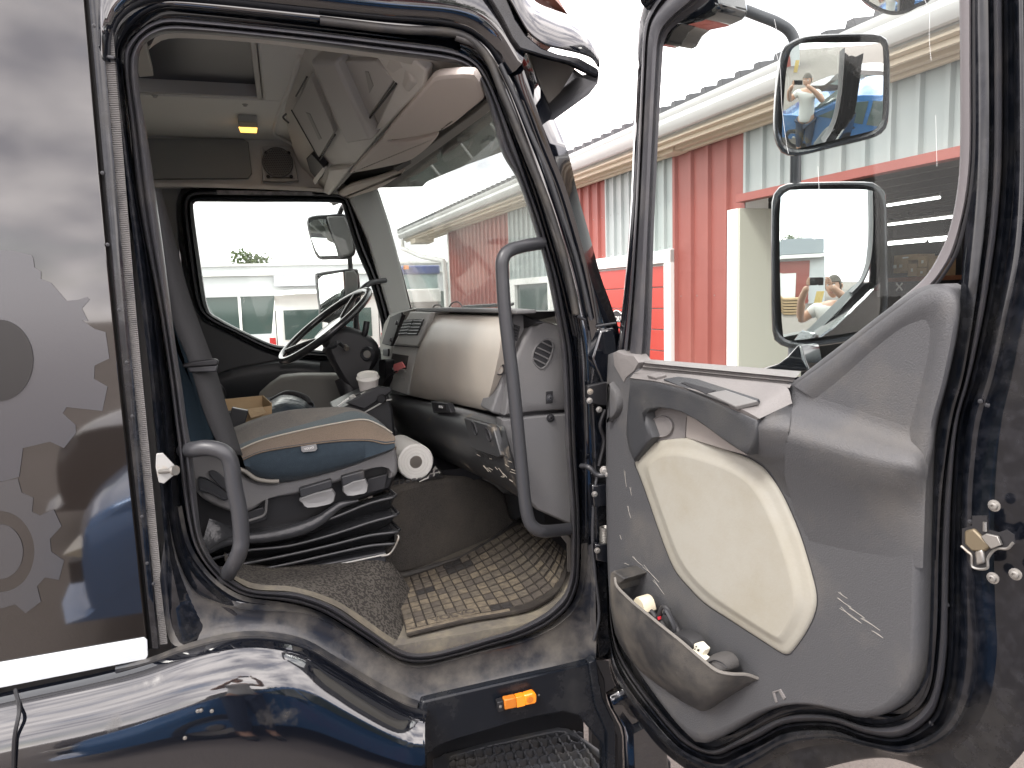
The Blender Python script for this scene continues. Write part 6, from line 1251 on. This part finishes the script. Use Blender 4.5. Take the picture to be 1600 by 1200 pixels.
mirror('lower_mirror',h2,[(1220,304),(1234,297),(1300,296),(1355,297),(1368,304),(1373,325),(1374,420),(1373,495),(1352,514),(1300,524),(1236,532),(1224,526),(1219,430)],(1297,412),(1272,440),MO,1.6,MH)
h3=[(1346,-6),(1352,4),(1366,14),(1390,22),(1412,21),(1434,10),(1456,-4),(1460,-60),(1350,-60)]
mirror('wide_mirror',h3,[(1352,-8),(1368,8),(1390,17),(1410,16),(1430,6),(1450,-8),(1452,-56),(1356,-56)],(1400,-20),(1380,-10),MO,.3,MH,k=2,dep=.03)
am=tube('mirror_arm',[at(1085,-18,dpl(MO+.10)),at(1130,2,dpl(MO+.03)),at(1180,22,dpl(MO-.05)),at(1215,36,dpl(MO-.09)),at(1236,52,dpl(MO-.12)),at(1243,80,dpl(MO-.13)),at(1244,150,dpl(MO-.13)),at(1243,260,dpl(MO-.13)),at(1242,400,dpl(MO-.13)),at(1240,545,dpl(MO-.10)),at(1236,575,dpl(MO-.0))],.0135,mat('arm_grey',(.035,.038,.045),.4),T,seg=12)
slab('mirror_foot',[(1185,577),(1215,568),(1230,556),(1246,538),(1252,540),(1256,560),(1264,580),(1185,584)],dpl(MO+.14),.06,PAINT,T,bev=.008)
slab('mirror_mount',[(1033,70),(1042,67),(1052,48),(1064,38),(1092,32),(1112,22),(1121,10),(1118,-20),(1050,-30),(1034,40)],dpl(-.09),.10,PAINT,T,bev=.012)
slab('mount_foot',[(1030,72),(1040,68),(1052,46),(1064,36),(1040,36),(1030,50)],dpl(-.06),.05,MH,T,bev=.004)
# ================================================================== THINGS IN THE DOOR POCKET
def small(name,label,cat,o): tag(o,label,cat); return o
DK=mat('strap_black',(.03,.03,.032),.6)
c=at(1001,943,dpl(.085)); e=empty('hand_lamp',c,'cream rounded torch end sticking out of the door pocket front','torch'); 
pad('lamp_body',[(990,940),(992,934),(999,933),(1006,941),(1010,957),(1004,958),(996,950)],dpl(.09),mat('cream_plastic',(.62,.56,.42),.5),[(0,-.03),(0,-.004),(1.5,.002)],e,k=3); slab('lamp_edge',[(1001,934),(1007,939),(1013,957),(1009,959)],dpl(.084),.02,mat('taupe_plastic',(.22,.19,.16),.6),e,bev=.003)
o=tube('black_headphones',[at(a,b,dpl(.075)) for a,b in ((1012,966),(1011,958),(1018,956),(1026,966),(1030,962),(1036,949),(1043,952),(1050,968),(1060,988),(1056,996),(1044,990),(1033,970))],.0065,DK,None,seg=8); small('','black looped headset strap lying in the door pocket','headset',o)
tube('strap_buckle',[at(1038,958,dpl(.08)),at(1042,955,dpl(.08)),at(1054,980,dpl(.08)),at(1052,988,dpl(.08))],.006,BLKG,o,seg=6); slab('red_button',[(1027,964),(1031,963),(1031,968),(1028,969)],dpl(.085),.004,mat('red_plastic',(.7,.04,.06),.4),o,bev=0)
o=pad('black_pouch',[(1048,990),(1066,990),(1082,1000),(1086,1012),(1076,1016),(1060,1006)],dpl(.088),DK,[(0,-.03),(0,-.01),(2,.004),(4,.006)],None,k=3); small('','small crumpled black pouch in the door pocket beside the white connector','pouch',o)
o=slab('white_connector',[(1084,1006),(1089,1005),(1100,1016),(1096,1026),(1083,1018)],dpl(.095),.02,mat('ivory_plastic',(.78,.74,.62),.5),None,bev=.002); small('','ivory plastic connector block with dark slots in the door pocket','connector',o)
for q in ([(1090,1014),(1093,1015),(1092,1018),(1089,1017)],[(1084,1014),(1087,1013),(1086,1016)],[(1086,1010),(1089,1009),(1088,1012)]): slab('connector_slot',q,dpl(.0955),.004,BLK,o,bev=0)
slab('connector_base',[(1078,1015),(1090,1022),(1102,1032),(1098,1036),(1084,1026)],dpl(.10),.02,MATS['ivory_plastic'],o,bev=.003)
o=pad('cloth_ball',[(1102,1034),(1106,1026),(1116,1023),(1128,1026),(1137,1036),(1138,1048),(1128,1052),(1112,1046)],dpl(.085),mat('grey_cloth',(.065,.062,.06),.9,bump=(200,.3,.003)),[(0,-.03),(0,-.012),(2,.0),(5,.012),(8,.018)],None,k=4,ang=80); small('','round dark grey cloth bundle at the rear end of the door pocket','cloth',o)
tube('cap_seam',[at(a,b,dpl(.1045)) for a,b in ((1106,1036),(1116,1032),(1128,1036),(1136,1044))],.0016,BLK,o,seg=5)
# ================================================================== THE PHOTOGRAPHER (seen in mirrors and paint)
def skin(name,joints,edges,m,root=0,sub=2,parent=None):
    me=bpy.data.meshes.new(name); me.from_pydata([j[0] for j in joints],edges,[]); o=bpy.data.objects.new(name,me); C.objects.link(o)
    s=o.modifiers.new('skin','SKIN'); s.use_smooth_shade=True; s.branch_smoothing=.4
    for i,j in enumerate(joints):
        r=j[1]; me.skin_vertices[0].data[i].radius=(r,r) if not isinstance(r,tuple) else r
    me.skin_vertices[0].data[root].use_root=True
    b=o.modifiers.new('sub','SUBSURF'); b.levels=sub; b.render_levels=sub
    me.materials.append(m)
    if parent is not None: o.parent=parent
    return o
# frame of the person: x right, y forward (towards the lorry), origin on the ground below the pelvis
FH=HEAD; fx=Vector((math.sin(FH),-math.cos(FH),0)); fy=Vector((math.cos(FH),math.sin(FH),0)); PO_=Vector((CAM.x,CAM.y,0))-fy*.46+fx*.03
def pp(x,y,z): return PO_+fx*x+fy*y+Vector((0,0,z))
SKIN=mat('skin',(.50,.30,.21),.5); SHIRT=mat('white_shirt',(.62,.62,.60),.85,bump=(60,.2,.01)); TROU=mat('dark_trousers',(.03,.045,.08),.85); HAIR=mat('grey_hair',(.10,.085,.07),.8); SHOE=mat('shoe_black',(.02,.02,.02),.5)
J=[((0,0,1.0),.15),((0,0,1.2),.145),((0,.01,1.38),.155),((0,.0,1.52),.10),((0,.01,1.60),.062),
   ((.17,0,1.50),.075),((.33,.10,1.36),.055),((.22,.33,1.62),.043),((.115,.43,1.755),.032),
   ((-.17,0,1.50),.075),((-.33,.10,1.36),.055),((-.22,.33,1.62),.043),((-.115,.43,1.755),.032),
   ((.10,0,.92),.115),((.12,.02,.52),.078),((.12,-.02,.10),.05),((-.10,0,.92),.115),((-.12,.02,.52),.078),((-.12,-.02,.10),.05),
   ((.12,.12,.05),.045),((-.12,.12,.05),.045)]
E_=[(0,1),(1,2),(2,3),(3,4),(3,5),(5,6),(6,7),(7,8),(3,9),(9,10),(10,11),(11,12),(0,13),(13,14),(14,15),(0,16),(16,17),(17,18),(15,19),(18,20)]
pers=skin('person',[(tuple(pp(*a)),r) for a,r in J],E_,SKIN); tag(pers,'person in a white shirt holding up a phone, seen only in the mirrors','person')
# clothes as sleeves round the body
Js=[((0,0,.86),.175),((0,0,1.2),.165),((0,.01,1.38),.175),((0,0,1.50),.12),((.18,0,1.49),.095),((.27,.06,1.41),.08),((-.18,0,1.49),.095),((-.27,.06,1.41),.08)]
skin('shirt',[(tuple(pp(*a)),r) for a,r in Js],[(0,1),(1,2),(2,3),(3,4),(4,5),(3,6),(6,7)],SHIRT,0,2,pers)
Jt=[((0,0,1.0),.16),((.10,0,.90),.128),((.12,.02,.52),.092),((.12,-.01,.14),.068),((-.10,0,.90),.128),((-.12,.02,.52),.092),((-.12,-.01,.14),.068)]
skin('trousers',[(tuple(pp(*a)),r) for a,r in Jt],[(0,1),(1,2),(2,3),(0,4),(4,5),(5,6)],TROU,0,2,pers)
for s in (1,-1): skin('shoe',[(tuple(pp(s*.12,-.05,.05)),.05),(tuple(pp(s*.12,.06,.05)),.055),(tuple(pp(s*.125,.18,.04)),.045)],[(0,1),(1,2)],SHOE,0,2,pers)
# head with face, ears and hair
hc=pp(0,.03,1.735); v=[];f=[]; NS,NR=28,18
for i in range(NR+1):
    th=math.pi*i/NR
    for j in range(NS):
        ph=2*math.pi*j/NS; x=math.sin(th)*math.cos(ph); y=math.sin(th)*math.sin(ph); z=math.cos(th)
        wx=.076*(1-.20*max(0,-z)); wy=.096*(1-.12*max(0,-z)); 
        dx,dy,dz=x*wx,y*wy,z*.122
        if y>.75 and abs(x)<.25 and -.35<z<.1: dy+=.018*(1-abs(x)/.25)*(1-abs(z+.12)/.25 if abs(z+.12)<.25 else 0)
        if y>.6 and .02<z<.22 and .2<abs(x)<.55: dy-=.007
        if y>.8 and abs(z+.5)<.08 and abs(x)<.35: dy+=.005
        v.append(hc+fx*dx+fy*dy+Vector((0,0,dz)))
for i in range(NR):
    for j in range(NS): j2=(j+1)%NS; f.append((i*NS+j,i*NS+j2,(i+1)*NS+j2,(i+1)*NS+j))
mk('head',v,f,SKIN,pers,True,179)
for s in (1,-1):
    e_=hc+fx*(s*.030)+fy*.083+Vector((0,0,.016)); cyl('eye',e_-fy*.012,e_+fy*.004,.012,.006,WHITE,pers,12,[(0,.013),(.7,.012),(1,.006)]); cyl('pupil',e_+fy*.002,e_+fy*.0055,.005,.004,BLK,pers,10)
    tube('eyebrow',[e_+fx*(-.016)+Vector((0,0,.018))+fy*.006,e_+Vector((0,0,.022))+fy*.007,e_+fx*.016+Vector((0,0,.018))+fy*.002],.0035,HAIR,pers,seg=6)
    tube('ear',[hc+fx*(s*.074)+Vector((0,0,.03)),hc+fx*(s*.088)-fy*.012+Vector((0,0,.018)),hc+fx*(s*.084)-fy*.008+Vector((0,0,-.012)),hc+fx*(s*.074)+Vector((0,0,-.022))],.008,SKIN,pers,seg=8)
tube('mouth',[hc+fx*-.022+fy*.080+Vector((0,0,-.062)),hc+fy*.090+Vector((0,0,-.060)),hc+fx*.022+fy*.080+Vector((0,0,-.062))],.005,mat('lips',(.38,.16,.13),.5),pers,seg=6)
v2=[];f2=[]
for i in range(10):
    th=math.pi*.62*i/9
    for j in range(NS):
        ph=2*math.pi*j/NS; x=math.sin(th)*math.cos(ph); y=math.sin(th)*math.sin(ph); z=math.cos(th)
        if y>.35 and z<.45: z=.45+.1*(z-.45)
        v2.append(hc+fx*x*.083+fy*(y*.104-.004)+Vector((0,0,z*.130+.004)))
for i in range(9):
    for j in range(NS): j2=(j+1)%NS; f2.append((i*NS+j,i*NS+j2,(i+1)*NS+j2,(i+1)*NS+j))
solid(mk('hair',v2,f2,HAIR,pers,True,179),.008)
# hands: palm and five bent fingers on each side of the phone
for s in (1,-1):
    w_=pp(s*.112,.43,1.76); J=[(tuple(w_),.026),(tuple(pp(s*.098,.435,1.80)),.030)]; Eh=[(0,1)]
    for q,(dz,ln) in enumerate(((.030,1),(.012,1.1),(-.006,1.05),(-.024,.85))):
        b=len(J); J+= [(tuple(pp(s*.096,.448,1.80+dz)),.0105),(tuple(pp(s*(.088),.448+.022*ln,1.803+dz)),.0095),(tuple(pp(s*.070,.452+.018*ln,1.803+dz)),.0085)]; Eh+=[(1,b),(b,b+1),(b+1,b+2)]
    b=len(J); J+= [(tuple(pp(s*.086,.412,1.795)),.012),(tuple(pp(s*.068,.408,1.81)),.0105),(tuple(pp(s*.052,.414,1.815)),.009)]; Eh+=[(1,b),(b,b+1),(b+1,b+2)]
    skin('hand',J,Eh,SKIN,0,2,pers)
ph=box('phone',CAM-FW*.022,(.155,.009,.075),BLK,None,rot=Matrix((RT,FW,UP)).transposed()); tag(ph,'dark phone held up in both hands in front of the face','phone')
